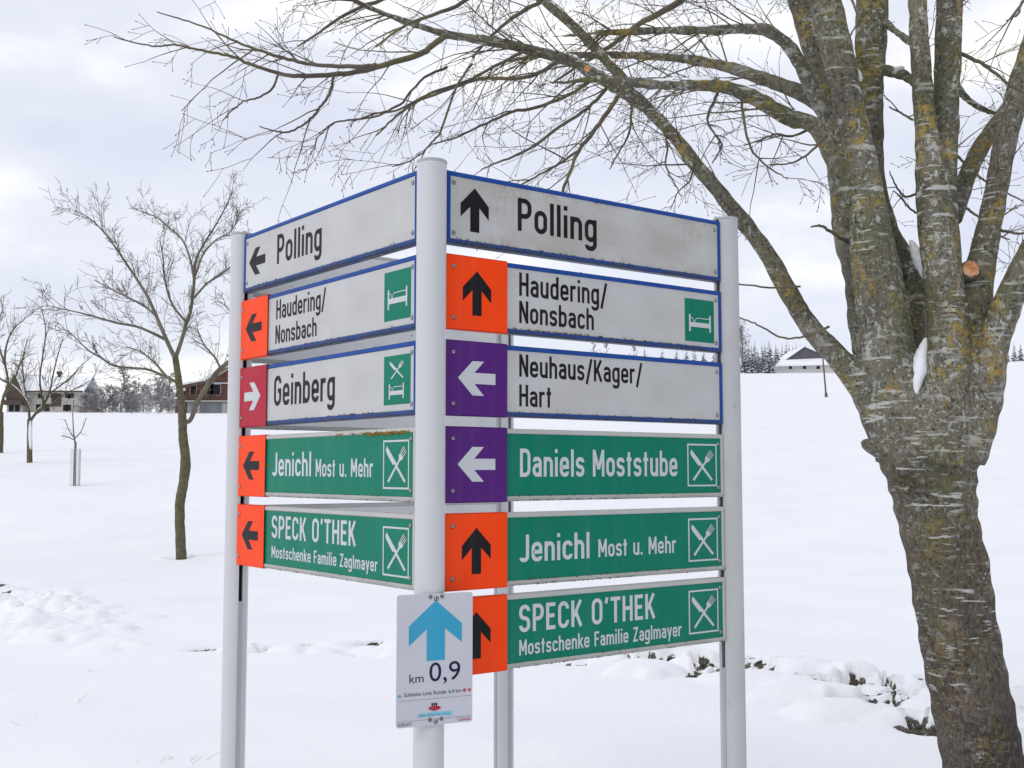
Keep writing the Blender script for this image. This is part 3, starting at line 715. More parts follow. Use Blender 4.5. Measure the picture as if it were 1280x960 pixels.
# --- the rear row, seen from behind through the gaps (between the left and the rear post)
back_words = ['topmost', 'second', 'third', 'fourth', 'lowest']
for r_ in range(5):
    d = -dR; org = BP-dR*.043
    root = empty('guide_sign', (org.x, org.y, TOPS[r_]-HGT+EYE-.004), atan2(d.y, d.x))
    tag(root, f'grey back of the {back_words[r_]} sign behind, seen through gaps in the left hand signs', 'guide sign', 'signs turned away behind the front rows')
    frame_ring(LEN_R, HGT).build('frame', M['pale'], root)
    b = Acc(); b.box((.0145, FACE, .0145), (LEN_R-.0145, .012, HGT-.0145)); b.build('board', M['white_face'], root)
    b = Acc(); b.box((.0145, .026, .0145), (LEN_R-.0145, .029, HGT-.0145)); b.build('back_sheet', M['panel_back'], root)
    growth(root, LEN_R, rngm, [(.1, 1, .001, 60)], M['moss'], 'moss', y=.028)

# ---------------------------------------------------------------- the small running-route plate on the nearest post
def plate():
    ang = radians(24); pw, ph = .2050, .329
    d = Vector((cos(ang), sin(ang), 0)); nrm = Vector((sin(ang), -cos(ang), 0))
    c = Vector((FP.x, FP.y, 0))+nrm*.0455
    org = c-d*pw/2
    root = empty('route_plate', (org.x, org.y, -.642+EYE), ang)
    tag(root, 'small white plate with light blue arrow and km 0,9 on the nearest post', 'plate')
    a = Acc(); r = .007; poly = []
    for cx, cz, a0 in ((pw-r, r, -pi/2), (pw-r, ph-r, 0), (r, ph-r, pi/2), (r, r, pi)):
        for k in range(6): t = a0+k*pi/10; poly.append((cx+r*cos(t), cz+r*sin(t)))
    a.prism(poly, 0, .003); a.build('plate_sheet', M['plate_white'], root)
    W_, H_ = pw*1000, ph*1000
    S = lambda fx, fz: (fx*W_, (1-fz)*H_)
    pts = [(.505, .055), (.855, .255), (.855, .40), (.628, .265), (.628, .54), (.385, .54), (.385, .265), (.155, .415), (.155, .265)]
    pts = [(.505, .052), (.853, .236), (.853, .382), (.628, .268), (.628, .510), (.388, .510), (.388, .268), (.155, .390), (.155, .240)]
    shape([[S(*p) for p in pts]], .0006, M['sky_blue'], root, 'blue_arrow')
    def txt(s, fx, fz, h, mat, name, wscale=1.0, parent=root, proud=.0006):
        cu = bpy.data.curves.new('t', 'FONT'); cu.body = s; cu.size = 1.0; cu.resolution_u = 4
        o = bpy.data.objects.new('t', cu); COL.objects.link(o)
        dg = bpy.context.evaluated_depsgraph_get(); me = bpy.data.meshes.new_from_object(o.evaluated_get(dg))
        bpy.data.objects.remove(o); k = h*H_/1000/.727
        co = np.empty(len(me.vertices)*3); me.vertices.foreach_get('co', co); co = co.reshape(-1, 3)
        x0 = co[:, 0].min(); W0 = co[:, 0].max()-x0
        if wscale < 0: sx = -wscale*pw/W0
        else: sx = k*wscale
        out = np.stack([fx*pw+(co[:, 0]-x0)*sx, np.full(len(co), -proud), (1-fz)*ph+co[:, 1]*k], -1)
        me.vertices.foreach_set('co', out.ravel()); me.update(); me.name = name
        me.materials.clear(); me.materials.append(mat)
        ob = bpy.data.objects.new(name, me); COL.objects.link(ob); ob.parent = parent; return ob
    def disc(fx, fz, r, mat, name, ry=None):
        cx, cz = S(fx, fz); return shape([[(cx+r*cos(2*pi*k/28), cz+(ry or r)*sin(2*pi*k/28)) for k in range(28)]], .0006, mat, root, name)
    txt('km', .165, .668, .068, M['navy'], 'km_lettering', -.185)
    txt('0,9', .425, .668, .150, M['navy'], 'distance_figures', -.41)
    o = disc(.040, .762, 4.3, M['sky_blue'], 'route_dot'); txt('2', .030, .773, .022, M['white_film'], 'figure', .8, o, .0012)
    txt('Schlanke Linie Runde: 6,4 km', .095, .768, .030, M['navy'], 'route_name', -.755)
    o = disc(.893, .755, 4.3, M['red_print'], 'route_dot'); txt('1', .886, .765, .020, M['plate_white'], 'figure', .8, o, .0012)
    o = disc(.958, .755, 4.3, M['red_print'], 'route_dot'); txt('X', .947, .765, .020, M['plate_white'], 'figure', .8, o, .0012)
    shape([[S(.01, .800), S(.99, .800), S(.99, .797), S(.01, .797)]], .0005, M['line_grey'], root, 'printed_rule')
    shape([[S(.01, .955), S(.99, .955), S(.99, .952), S(.01, .952)]], .0005, M['line_grey'], root, 'printed_rule')
    shape([[S(.455+.028*i, .853), S(.475+.028*i, .853), S(.475+.028*i, .832), S(.455+.028*i, .832)] for i in range(3)], .0006, M['navy'], root, 'emblem_dots')
    o = disc(.495, .871, 17, M['red_print'], 'emblem_oval', 5.2); disc(.495, .871, 15, M['plate_white'], 'emblem_line', .7)
    shape([[S(.47+.02*i, .892), S(.48+.02*i, .892), S(.48+.02*i, .886), S(.47+.02*i, .886)] for i in range(3)], .0006, M['navy'], root, 'emblem_dots')
    o = shape([[S(.27, .935), S(.50, .925), S(.725, .938), S(.73, .903), S(.50, .900), S(.285, .908)]], .0006, M['banner_blue'], root, 'banner')
    txt('Die schlanke Linie', .30, .929, .022, M['sky_blue'], 'banner_lettering', -.40, o, .0012)
    txt('SiSDAT', .02, .987, .024, M['navy'], 'maker_lettering', -.185)
    txt('Innviertel', .79, .974, .019, M['line_grey'], 'partner_lettering', -.18)
    shape([[S(.81, .984), S(.98, .984), S(.98, .979), S(.81, .979)]], .0006, M['red_print'], root, 'partner_rule')
    for fz in (.028, .962):
        for fx, rr in ((.435, 5.0), (.585, 5.0)):
            cx, cz = S(fx, fz-.005); a = Acc(); m = 18
            rings = [(rr, 0), (rr, -.0015), (rr*.8, -.0026), (rr*.5, -.0022), (rr*.35, -.0030), (.1, -.0030)]
            a.add([((cx+q*cos(2*pi*k/m))/1000, y, (cz+q*sin(2*pi*k/m))/1000) for q, y in rings for k in range(m)], [(i*m+k, i*m+(k+1) % m, (i+1)*m+(k+1) % m, (i+1)*m+k) for i in range(5) for k in range(m)])
            a.build('washer', M['washer'], root)
        cx, cz = S(.51, fz+.008); screw(root, cx/1000, cz/1000, 0)
    # clamp straps round the post
    for z in (.03, ph-.03):
        a = Acc(); m = 32; q = Vector((FP.x-org.x, FP.y-org.y, 0)); q = Matrix.Rotation(-ang, 3, 'Z') @ q
        a.add([(q.x+rr*cos(2*pi*k/m), q.y+rr*sin(2*pi*k/m), z+dz) for rr, dz in ((.0412, -.008), (.0418, -.008), (.0418, .008), (.0412, .008)) for k in range(m)],
              [(i*m+k, i*m+(k+1) % m, ((i+1) % 4)*m+(k+1) % m, ((i+1) % 4)*m+k) for i in range(4) for k in range(m)])
        a.build('clamp_strap', M['alu'], root)
plate()

# ================================================================ trees
def grow(acc, p, d, length, r, rng, level, steps=7, droop=-.10, curl=.22, sides=4, split=(3, 5), ang=(30, 60), ratio=.5, rmin=.0010, up=0.0, bud=False):
    """one twig with side twigs"""
    pts = [np.array(p, float)]; d = np.array(d, float); d /= np.linalg.norm(d); dirs = [d.copy()]
    for i in range(steps):
        d = d+rng.normal(0, curl, 3)*.5+np.array([0, 0, droop+up]); d /= np.linalg.norm(d)
        pts.append(pts[-1]+d*length/steps); dirs.append(d.copy())
    rad = [max(rmin, r*(1-.75*i/steps)) for i in range(steps+1)]
    tube(acc, pts, rad, sides if level > 0 else 3, cap=False)
    if bud: tube(acc, [pts[-1], pts[-1]+d*.006, pts[-1]+d*.012], [rmin, rmin*2.0, rmin*.4], 4, cap=False)
    if level <= 0: return
    for k in range(rng.integers(split[0], split[1]+1)):
        i = rng.integers(1, steps+1); t = dirs[i]
        a = rng.normal(size=3); a -= t*(a@t); a /= np.linalg.norm(a); th = radians(rng.uniform(*ang))
        grow(acc, pts[i], t*cos(th)+a*sin(th), length*ratio*rng.uniform(.55, 1.25), max(rmin, rad[i]*.62), rng, level-1, max(4, steps-1), droop, curl, sides, split, ang, ratio, rmin, up, bud)
def along(acc, pts, rad, rng, n, length, r, level, t0=.12, bias=(0, 0, 0), ang=(28, 62), taper=.75, **kw):
    pts = np.asarray(pts); T = np.gradient(pts, axis=0)
    for k in range(n):
        f = rng.uniform(t0, 1)*(len(pts)-1); i = int(f); i2 = min(i+1, len(pts)-1); p = pts[i]+(pts[i2]-pts[i])*(f-i)
        t = T[i]/(np.linalg.norm(T[i])+1e-9); a = rng.normal(size=3); a -= t*(a@t); a /= np.linalg.norm(a)
        th = radians(rng.uniform(*ang)); d = t*cos(th)+a*sin(th)+np.array(bias)
        grow(acc, p, d, length*(1+.2*taper-taper*f/(len(pts)-1))*rng.uniform(.45, 1.3), min(r, rad[i]*.7)*rng.uniform(.7, 1.1), rng, level, **kw)

def guide(pts, depths, n=5):
    """(px, py, width px) measurements with depths -> smooth 3-D centre line and radii"""
    k = len(pts)
    if len(depths) == 2: depths = [depths[0]+(depths[1]-depths[0])*i/(k-1) for i in range(k)]
    P = [tuple(at(p[0], p[1], d))+(p[2]/2/F_PX*d,) for p, d in zip(pts, depths)]
    C = catmull(P, n); return C[:, :3], np.maximum(C[:, 3], .0012)

def big_tree():
    rng = np.random.default_rng(7)
    base = at(1262, 1135, 5.0); base.z = float(terrain(base.x, base.y))
    root = empty('lime_tree', base)
    tag(root, 'big bare tree with lichen spotted bark leaning over the signs at the right', 'tree')
    org = np.array(base)
    wood = Acc()
    stems = [
      ([(1280, 1180, 150), (1264, 1090, 122), (1248, 1030, 108), (1231, 960, 97), (1216, 885, 95), (1201, 810, 95), (1187, 720, 94), (1173, 650, 96), (1165, 600, 106), (1160, 560, 128), (1160, 528, 120)], (5.0, 5.0)),
      # S1 outer, middle, inner stems
      ([(975, -120, 22), (990, -40, 28), (1002, 10, 30), (1019, 60, 33), (1033, 120, 34), (1048, 180, 38), (1060, 240, 44), (1068, 290, 54), (1084, 340, 58), (1096, 400, 70), (1112, 460, 78), (1132, 520, 92), (1155, 580, 92)], (5.25, 4.98)),
      ([(1000, -130, 30), (1018, -50, 36), (1031, 0, 39), (1046, 62, 40), (1060, 125, 37), (1075, 190, 38), (1084, 250, 44), (1092, 320, 58), (1104, 390, 64), (1112, 470, 66), (1136, 570, 80)], (4.72, 4.98)),
      ([(1096, -130, 34), (1092, -50, 40), (1090, 0, 40), (1088, 62, 38), (1088, 110, 32), (1090, 160, 29), (1093, 222, 26), (1104, 290, 38), (1126, 355, 62), (1129, 412, 60), (1119, 452, 46), (1126, 500, 46)], (5.2, 5.18)),
      # S2 double stem
      ([(1138, -120, 18), (1146, -20, 23), (1149, 50, 24), (1154, 120, 26), (1160, 180, 32), (1166, 240, 42), (1172, 300, 46), (1179, 360, 46), (1184, 420, 48), (1183, 490, 54), (1172, 580, 70)], (4.75, 4.86)),
      ([(1192, -120, 26), (1188, -20, 32), (1185, 60, 33), (1182, 130, 33), (1179, 190, 36), (1174, 250, 42), (1180, 330, 44), (1186, 400, 48), (1187, 470, 54), (1176, 570, 70)], (4.9, 4.86)),
      # S3 with the saw cut
      ([(1312, -40, 20), (1290, 50, 24), (1270, 120, 28), (1254, 190, 29), (1241, 260, 30), (1227, 330, 36), (1214, 400, 44), (1204, 470, 54), (1192, 545, 64)], (5.0, 4.88)),
      ([(1330, 40, 14), (1298, 70, 17), (1274, 112, 20), (1255, 142, 21), (1226, 185, 22), (1204, 232, 25), (1188, 275, 30)], (5.3, 5.0)),
      # S4 outermost right
      ([(1400, 130, 22), (1345, 220, 26), (1304, 290, 30), (1275, 343, 34), (1256, 388, 36), (1243, 426, 37), (1236, 462, 41), (1222, 512, 54), (1198, 570, 66)], (4.6, 4.9)),
      # L1 the low limb reaching over the signs
      ([(662, -24, 9.6), (679, 0, 10.4), (720, 36, 11.8), (757, 74, 13.3), (799, 124, 15.5), (836, 163, 17.0), (874, 211, 18.5), (915, 260, 20.0), (956, 313, 21.5), (985, 365, 23.7), (1012, 408, 25.9), (1046, 446, 29.6), (1078, 484, 37.7), (1106, 530, 52.0), (1140, 590, 60.0)], (5.55, 4.92)),
      ([(440, 0, 5), (480, 17, 6.5), (525, 33, 8), (559, 43, 9.5), (626, 54, 11.5), (660, 62, 12.5), (705, 73, 14), (742, 92, 16), (775, 112, 17), (806, 132, 18)], (5.05, 5.33)),
      # L2
      ([(630, 76, 5), (680, 70, 6.5), (720, 69, 8), (780, 69, 9.5), (840, 72, 11), (892, 80, 13.5), (924, 88, 15), (960, 101, 17), (1000, 116, 20), (1030, 136, 24), (1046, 165, 24)], (5.9, 5.2)),
      # L3
      ([(700, 104, 5), (740, 99, 8), (780, 101, 11), (817, 106, 13.5), (860, 106, 15), (892, 107, 16), (918, 112, 18), (946, 124, 20), (985, 147, 22), (1016, 156, 21), (1038, 190, 22), (1053, 232, 24), (1064, 268, 24)], (4.45, 4.95)),
      # L4
      ([(690, 46, 4), (740, 42, 6), (780, 40, 8), (829, 38, 10), (892, 38, 12), (930, 36, 13), (958, 38, 15), (982, 54, 17), (999, 78, 18), (1014, 108, 20), (1030, 140, 20)], (4.5, 5.1)),
      # short bridging limbs
      ([(1096, 84, 14), (1113, 89, 14), (1130, 94, 13), (1150, 108, 12)], (5.2, 4.9)),
      ([(1098, 20, 8), (1116, 36, 8), (1134, 50, 8), (1152, 62, 8)], (5.2, 4.8)),
      ([(1262, 138, 5), (1243, 141, 7), (1222, 133, 8.5), (1205, 120, 10), (1194, 104, 11), (1184, 90, 11)], (5.3, 5.0)),
      # burls
      ([(1078, 553, 6), (1086, 556, 18), (1104, 564, 26), (1124, 580, 26)], (4.88, 4.95)),
      ([(1236, 551, 20), (1226, 552, 30), (1208, 554, 38)], (4.88, 4.92)),
    ]
    lines = []
    for g, dd in stems:
        P, Rr = guide(g, dd, 6); lines.append((P, Rr)); tube(wood, P-org, Rr*(1+.03*np.sin(np.arange(len(Rr))*1.9)), 20 if Rr.max() > .03 else 12)
    # join the stems into one body with soft crotches
    tmp = wood.build('trunk', None, None)
    rm = tmp.modifiers.new('r', 'REMESH'); rm.mode = 'VOXEL'; rm.voxel_size = .0075
    sm = tmp.modifiers.new('s', 'SMOOTH'); sm.iterations = 3; sm.factor = .5
    me = bpy.data.meshes.new_from_object(tmp.evaluated_get(bpy.context.evaluated_depsgraph_get()))
    old = tmp.data; tmp.modifiers.clear(); tmp.data = me; bpy.data.meshes.remove(old); me.name = 'trunk'
    n = len(me.vertices); co = np.empty(n*3); no = np.empty(n*3); me.vertices.foreach_get('co', co); me.vertices.foreach_get('normal', no)
    co = co.reshape(-1, 3); no = no.reshape(-1, 3)
    h = np.array([noise.noise(Vector((p[0]*9, p[1]*9, p[2]*5)))*.006+noise.noise(Vector((p[0]*34, p[1]*34, p[2]*17)))*.0032 for p in co])
    me.vertices.foreach_set('co', (co+no*h[:, None]).ravel()); me.update()
    me.materials.clear(); me.materials.append(M['bark']); me.polygons.foreach_set('use_smooth', [True]*len(me.polygons))
    tmp.parent = root
    # boughs hung with twigs
    cr = Acc()
    boughs = [
      ([(559, 43, 9), (540, 57, 8.5), (526, 67, 8), (485, 80, 7.5), (450, 89, 7), (417, 93, 6.5), (380, 95, 6), (350, 92, 5), (318, 82, 4.5), (290, 71, 4), (262, 65, 3.6), (241, 61, 3), (218, 56, 2.6), (196, 58, 2.3), (165, 52, 1.8), (142, 46, 1.4)], (5.15, 4.7)),
      ([(470, 81, 6), (455, 83, 6), (402, 82, 5), (372, 77, 4.5), (342, 69, 4), (316, 60, 3.5), (290, 50, 3), (258, 35, 2.4), (230, 25, 2), (196, 15, 1.4)], (4.95, 4.8)),
      ([(480, 17, 6), (450, 4, 5), (430, -8, 4.5), (390, -20, 4), (330, -24, 3)], (5.1, 4.9)),
      ([(418, 96, 4), (411, 118, 3.6), (400, 134, 3.4), (391, 146, 3.2), (376, 158, 2.8), (357, 165, 2.4), (340, 163, 2), (324, 158, 1.4)], (4.9, 4.8)),
      ([(348, 94, 3), (339, 112, 2.8), (322, 122, 2.5), (305, 127, 2.2), (290, 138, 1.8), (279, 150, 1.3)], (4.8, 4.7)),
      ([(560, 84, 3.5), (530, 97, 3.4), (504, 127, 3.2), (485, 138, 3), (470, 146, 2.8), (440, 150, 2.4), (417, 154, 2.1), (400, 168, 1.7), (394, 178, 1.3)], (5.2, 4.8)),
      ([(590, 80, 3.4), (570, 110, 3), (552, 161, 2.8), (540, 178, 2.5), (526, 193, 2), (508, 203, 1.7), (490, 208, 1.3)], (5.0, 4.7)),
      ([(705, 72, 5.5), (672, 92, 5), (640, 98, 4.8), (600, 99, 4.5), (560, 112, 4), (520, 128, 3.4), (490, 150, 2.6), (470, 170, 1.8)], (5.3, 5.7)),
      ([(660, 62, 5), (620, 82, 4.4), (580, 103, 4), (540, 116, 3.6), (500, 136, 3), (470, 142, 2.3), (440, 152, 1.6)], (5.2, 4.7)),
      ([(742, 98, 5.5), (712, 118, 5), (672, 134, 4.6), (640, 140, 4), (600, 158, 3.4), (570, 172, 2.6), (540, 180, 1.8)], (5.3, 4.9)),
      ([(760, 108, 5), (735, 135, 4.4), (700, 158, 4), (668, 182, 3.6), (640, 196, 3), (615, 206, 2.2), (600, 213, 1.6)], (5.35, 5.9)),
      ([(772, 122, 6), (752, 150, 5.6), (738, 170, 5.2), (724, 187, 4.8), (712, 215, 4.4), (703, 240, 4), (698, 262, 3)], (5.3, 4.6)),
      ([(728, 184, 3.6), (700, 204, 3.4), (675, 218, 3), (650, 232, 2.4), (640, 240, 2)], (4.7, 4.5)),
      ([(790, 126, 3.6), (789, 150, 3.2), (784, 172, 2.8), (770, 196, 2.2), (762, 212, 1.4)], (5.3, 5.6)),
      ([(826, 155, 3.2), (834, 182, 2.8), (832, 206, 2.4), (842, 228, 1.9), (852, 246, 1.3)], (5.3, 5.0)),
      ([(868, 205, 3), (862, 226, 2.4), (848, 240, 1.8), (838, 262, 1.2)], (5.2, 5.4)),
      ([(900, 108, 4), (893, 126, 3.6), (884, 148, 3.2), (892, 166, 2.8), (902, 182, 2.4), (890, 204, 1.6)], (4.7, 4.5)),
      ([(926, 115, 4), (930, 150, 3.6), (938, 184, 3), (956, 206, 2.4), (975, 218, 1.8), (985, 224, 1.2)], (4.75, 4.6)),
      ([(1016, 160, 4), (990, 170, 3.4), (970, 168, 2.8), (948, 176, 2.2), (930, 182, 1.5)], (4.9, 4.5)),
      ([(1033, 170, 3.4), (1010, 192, 3), (988, 204, 2.4), (962, 206, 1.6)], (4.8, 4.4)),
      # overhead boughs above the picture, with twigs hanging into it
      ([(1000, -30, 18), (940, -66, 15), (880, -84, 13), (800, -86, 11), (720, -70, 9), (650, -40, 7.5), (600, -10, 6), (560, 12, 5), (510, 30, 4), (470, 58, 2.5)], (5.1, 4.3)),
      ([(990, -60, 14), (930, -44, 12), (880, -20, 10), (840, 8, 8.5), (800, 30, 7), (760, 60, 5.5), (720, 84, 4), (690, 104, 2.5)], (5.2, 6.2)),
      ([(1020, -60, 14), (960, -70, 11), (900, -50, 9), (850, -40, 8), (780, -26, 7), (720, -12, 6), (660, 10, 5), (620, 40, 4), (590, 72, 2.6)], (4.9, 5.9)),
      ([(679, 0, 10), (640, -20, 9), (590, -28, 8), (540, -18, 6.5), (490, -4, 5.5), (440, 14, 4.5), (400, 40, 3), (372, 58, 2)], (5.5, 5.2)),
      ([(1150, 20, 8), (1120, -30, 7), (1076, -50, 6), (1060, -20, 4.5), (1072, 20, 3), (1064, 44, 2)], (4.8, 4.4)),
      # twigs at the right of the stems
      ([(1194, 64, 6), (1225, 78, 5), (1250, 96, 4.4), (1268, 110, 4), (1290, 118, 3)], (4.9, 4.7)),
      ([(1192, 190, 4), (1206, 204, 3.6), (1226, 222, 3), (1252, 238, 2.4), (1280, 252, 1.8)], (5.1, 5.6)),
      ([(1194, 252, 4), (1210, 262, 3.6), (1224, 272, 3), (1240, 290, 2.4), (1262, 300, 1.8)], (5.2, 5.7)),
      ([(1300, -30, 8), (1288, -10, 5), (1276, 6, 4), (1272, 18, 3), (1258, 26, 1.8)], (4.6, 4.4)),
      ([(1250, 288, 4), (1262, 290, 3.6), (1280, 292, 3), (1300, 286, 2.4)], (4.9, 4.7)),
      ([(1140, 150, 3), (1128, 142, 2.6), (1112, 134, 2)], (5.0, 5.3)),
      ([(1150, 240, 3.4), (1132, 246, 3), (1120, 232, 2.4), (1112, 214, 1.6)], (5.1, 5.4)),
      ([(1155, 270, 3), (1138, 262, 2.6), (1124, 244, 2), (1116, 238, 1.4)], (5.1, 5.4)),
      ([(1064, 306, 5), (1048, 296, 4.4), (1036, 288, 4), (1026, 282, 3.4), (1014, 284, 2.6)], (5.0, 4.8)),
      # the bent shoot by the right post
      ([(1036, 408, 3.6), (1010, 420, 3), (985, 423, 2.6), (968, 418, 2.4), (952, 408, 2.1), (938, 402, 1.9), (918, 394, 1.6)], (4.88, 4.7)),
      ([(1000, 358, 3), (966, 360, 2.6), (942, 357, 2.3), (918, 355, 2), (900, 352, 1.6)], (5.0, 4.7)),
      ([(1145, 370, 4), (1135, 378, 3.6), (1124, 384, 3)], (4.7, 4.6)),
    ]
    for g, dd in boughs:
        P, Rr = guide(g, dd, 5); P = P-org+rng.normal(0, .0014, P.shape); lines.append((P+org, Rr)); tube(cr, P, Rr, 6, cap=True)
        ln = np.linalg.norm(np.diff(P, axis=0), axis=1).sum()
        px = np.mean([q[0] for q in g])
        dens = 7.4 if px < 1000 else 3.8
        small = ln < .30
        if g[0] in ((1036, 408, 3.6), (1000, 358, 3), (1145, 370, 4), (1064, 306, 5)):
            continue
        along(cr, P, Rr, rng, int(ln*dens)+1, .42 if not small else .16, .0040, 2 if not small else 1, bias=(-.18 if px < 1000 else .05, 0, -.05), droop=-.02, curl=.17, split=(1, 3), ratio=.55, taper=.62, rmin=.0011, ang=(25, 55), bud=True)
    # twigs on the limbs themselves
    for i, nn, ln in ((9, 14, .46), (10, 21, .62), (11, 21, .62), (12, 20, .56), (13, 20, .56), (1, 6, .35), (4, 7, .3), (6, 8, .35), (7, 12, .35), (8, 6, .3), (5, 8, .3)):
        P, Rr = lines[i]; half = P[:int(len(P)*(.60 if i < 10 else .8))][::-1]; rh = Rr[:int(len(P)*(.60 if i < 10 else .8))][::-1]
        along(cr, half-org, rh, rng, nn, ln, .0048, 2, t0=.05, bias=(-.17, 0, -.06) if i > 8 else (.1, 0, 0), droop=-.025, curl=.19, split=(2, 4), ratio=.5, rmin=.0011, ang=(25, 55), bud=True)
    co_ = cr.build('crown', M['twig'], root, smooth=True)
    # snow caught on limbs and in the crotch
    def snow_strip(i, a, b, wide=.75, lift=.75):
        P, Rr = lines[i]; s0, s1 = int(a*(len(P)-1)), int(b*(len(P)-1))+1
        P, Rr = P[s0:s1]-org, Rr[s0:s1]; k = len(P); ac = Acc(); env = np.sin(np.linspace(.12, pi-.12, k))**.5*(1+.2*rng.normal(size=k))
        ctr = P+np.array([0, -.12, 1.0])*(Rr*lift)[:, None]
        tube(ac, ctr, Rr*wide*np.clip(env, .2, 1.2), 10); o = ac.build('snow_cap', M['snow'], root, smooth=True)
    snow_strip(9, .20, .36, .62, .66); snow_strip(10, .62, .93, .62, .72); snow_strip(12, .22, .52, .62, .70); snow_strip(12, .50, .72, .60, .72); snow_strip(11, .30, .55, .5, .75); snow_strip(13, .30, .55, .5, .78)
    def blob(px, py, d, w, h, dep, lean=0):
        ac = Acc(); m, k = 14, 9; c = np.array(at(px, py, d))-org; vs = []
        for i in range(k):
            ph = pi*i/(k-1)
            for j in range(m):
                t = 2*pi*j/m; s_ = 1+.16*noise.noise(Vector((i*.9, cos(t)*1.3+px, sin(t)*1.3)))
                z = cos(ph)*h*s_; vs.append((c[0]+sin(ph)*cos(t)*w*s_+lean*z, c[1]+sin(ph)*sin(t)*dep*s_, c[2]+z))
        ac.add(vs, [(i*m+j, i*m+(j+1) % m, (i+1)*m+(j+1) % m, (i+1)*m+j) for i in range(k-1) for j in range(m)]); ac.build('snow_cap', M['snow'], root, smooth=True)
    def wedge(g, dd):
        P, Rr = guide(g, dd, 5); ac = Acc(); tube(ac, P-org, Rr, 14, .10, rng); o = ac.build('snow_cap', M['snow'], root, smooth=True); ss = o.modifiers.new('s', 'SUBSURF'); ss.levels = ss.render_levels = 1
    wedge([(1158, 422, 4), (1155, 434, 13), (1151, 446, 18), (1149, 460, 21), (1146, 474, 18), (1144, 486, 12), (1143, 500, 5)], (4.90, 4.86))
    wedge([(1138, 300, 4), (1143, 312, 13), (1148, 326, 16), (1152, 338, 10), (1156, 350, 4)], (5.03, 4.97))
    blob(1072, 92, 4.98, .012, .035, .03, -.5); blob(1124, 85, 4.95, .024, .008, .02)
    # saw cuts
    def cut(px, py, d, r, nrm):
        c = np.array(at(px, py, d))-org; nn = np.array(nrm, float); nn /= np.linalg.norm(nn); ac = Acc()
        tube(ac, [c-nn*.06, c-nn*.01, c], [r*1.25, r*1.12, r*1.05], 24); st = ac.build('branch_stub', M['bark'], root, smooth=False)
        ac = Acc(); tube(ac, [c-nn*.001, c+nn*.0015], [r*.93, r*.88], 24, .03, rng); ac.build('cut_face', M['cut_wood'], st)
    cut(1213.5, 336, 4.82, .037, (-.15, -1, .05)); cut(734, 86, 5.20, .022, (-.6, -.9, .25))
    return root
big_tree()

def px_tree(name, base_px, guides, seed, label,  cat='tree', group=None, twn=10, twl=.9, twr=.010, lvl=2, trunk_n=1, mats=('fruit_bark', 'fruit_twig'), spread=.12, rmin=.0032, up=.03, split=(3, 5), snow=(), limb=.80):
    """a tree from measured limbs; limbs swing out of the picture plane by `spread`"""
    rng = np.random.default_rng(seed); b = ground_at(*base_px); d0 = b.y; org = np.array(b)
    root = empty(name, b); tag(root, label, cat, group)
    tr, cr = Acc(), Acc()
    for i, g in enumerate(guides):
        dd = (d0, d0) if i < trunk_n else (d0, d0*(1+rng.choice([-1, 1])*rng.uniform(.3, 1)*spread))
        P, Rr = guide(g, dd, 5)
        if i >= trunk_n: Rr = np.maximum(Rr*limb, .004)
        if i == 0: P[0] = org-np.array([0, 0, .15])
        P = P-org
        if i < trunk_n: tube(tr, P, Rr, 14, .03, rng)
        else:
            tube(cr, P, Rr, 8, .02, rng)
            ln = np.linalg.norm(np.diff(P, axis=0), axis=1).sum()
            along(cr, P, Rr, rng, int(ln*twn)+2, twl, twr, lvl, t0=.12, bias=(0, 0, .18), droop=0, up=up, curl=.11, ang=(20, 44), taper=.25, split=split, ratio=.5, rmin=rmin)
    for i, a0, a1 in snow:
        P, Rr = guide(guides[i], (d0, d0), 5); k0, k1 = int(a0*(len(P)-1)), int(a1*(len(P)-1))+1; P, Rr = P[k0:k1]-org, Rr[k0:k1]
        ac = Acc(); tube(ac, P+np.array([.45, -.5, .55])*Rr[:, None], Rr*.75*np.sin(np.linspace(.15, pi-.15, len(P)))**.4, 8); ac.build('snow_strip', M['snow'], root, smooth=True)
    tr.build('trunk', M[mats[0]], root, smooth=True); cr.build('crown', M[mats[1]] if lvl else M[mats[0]], root, smooth=True)
    return root
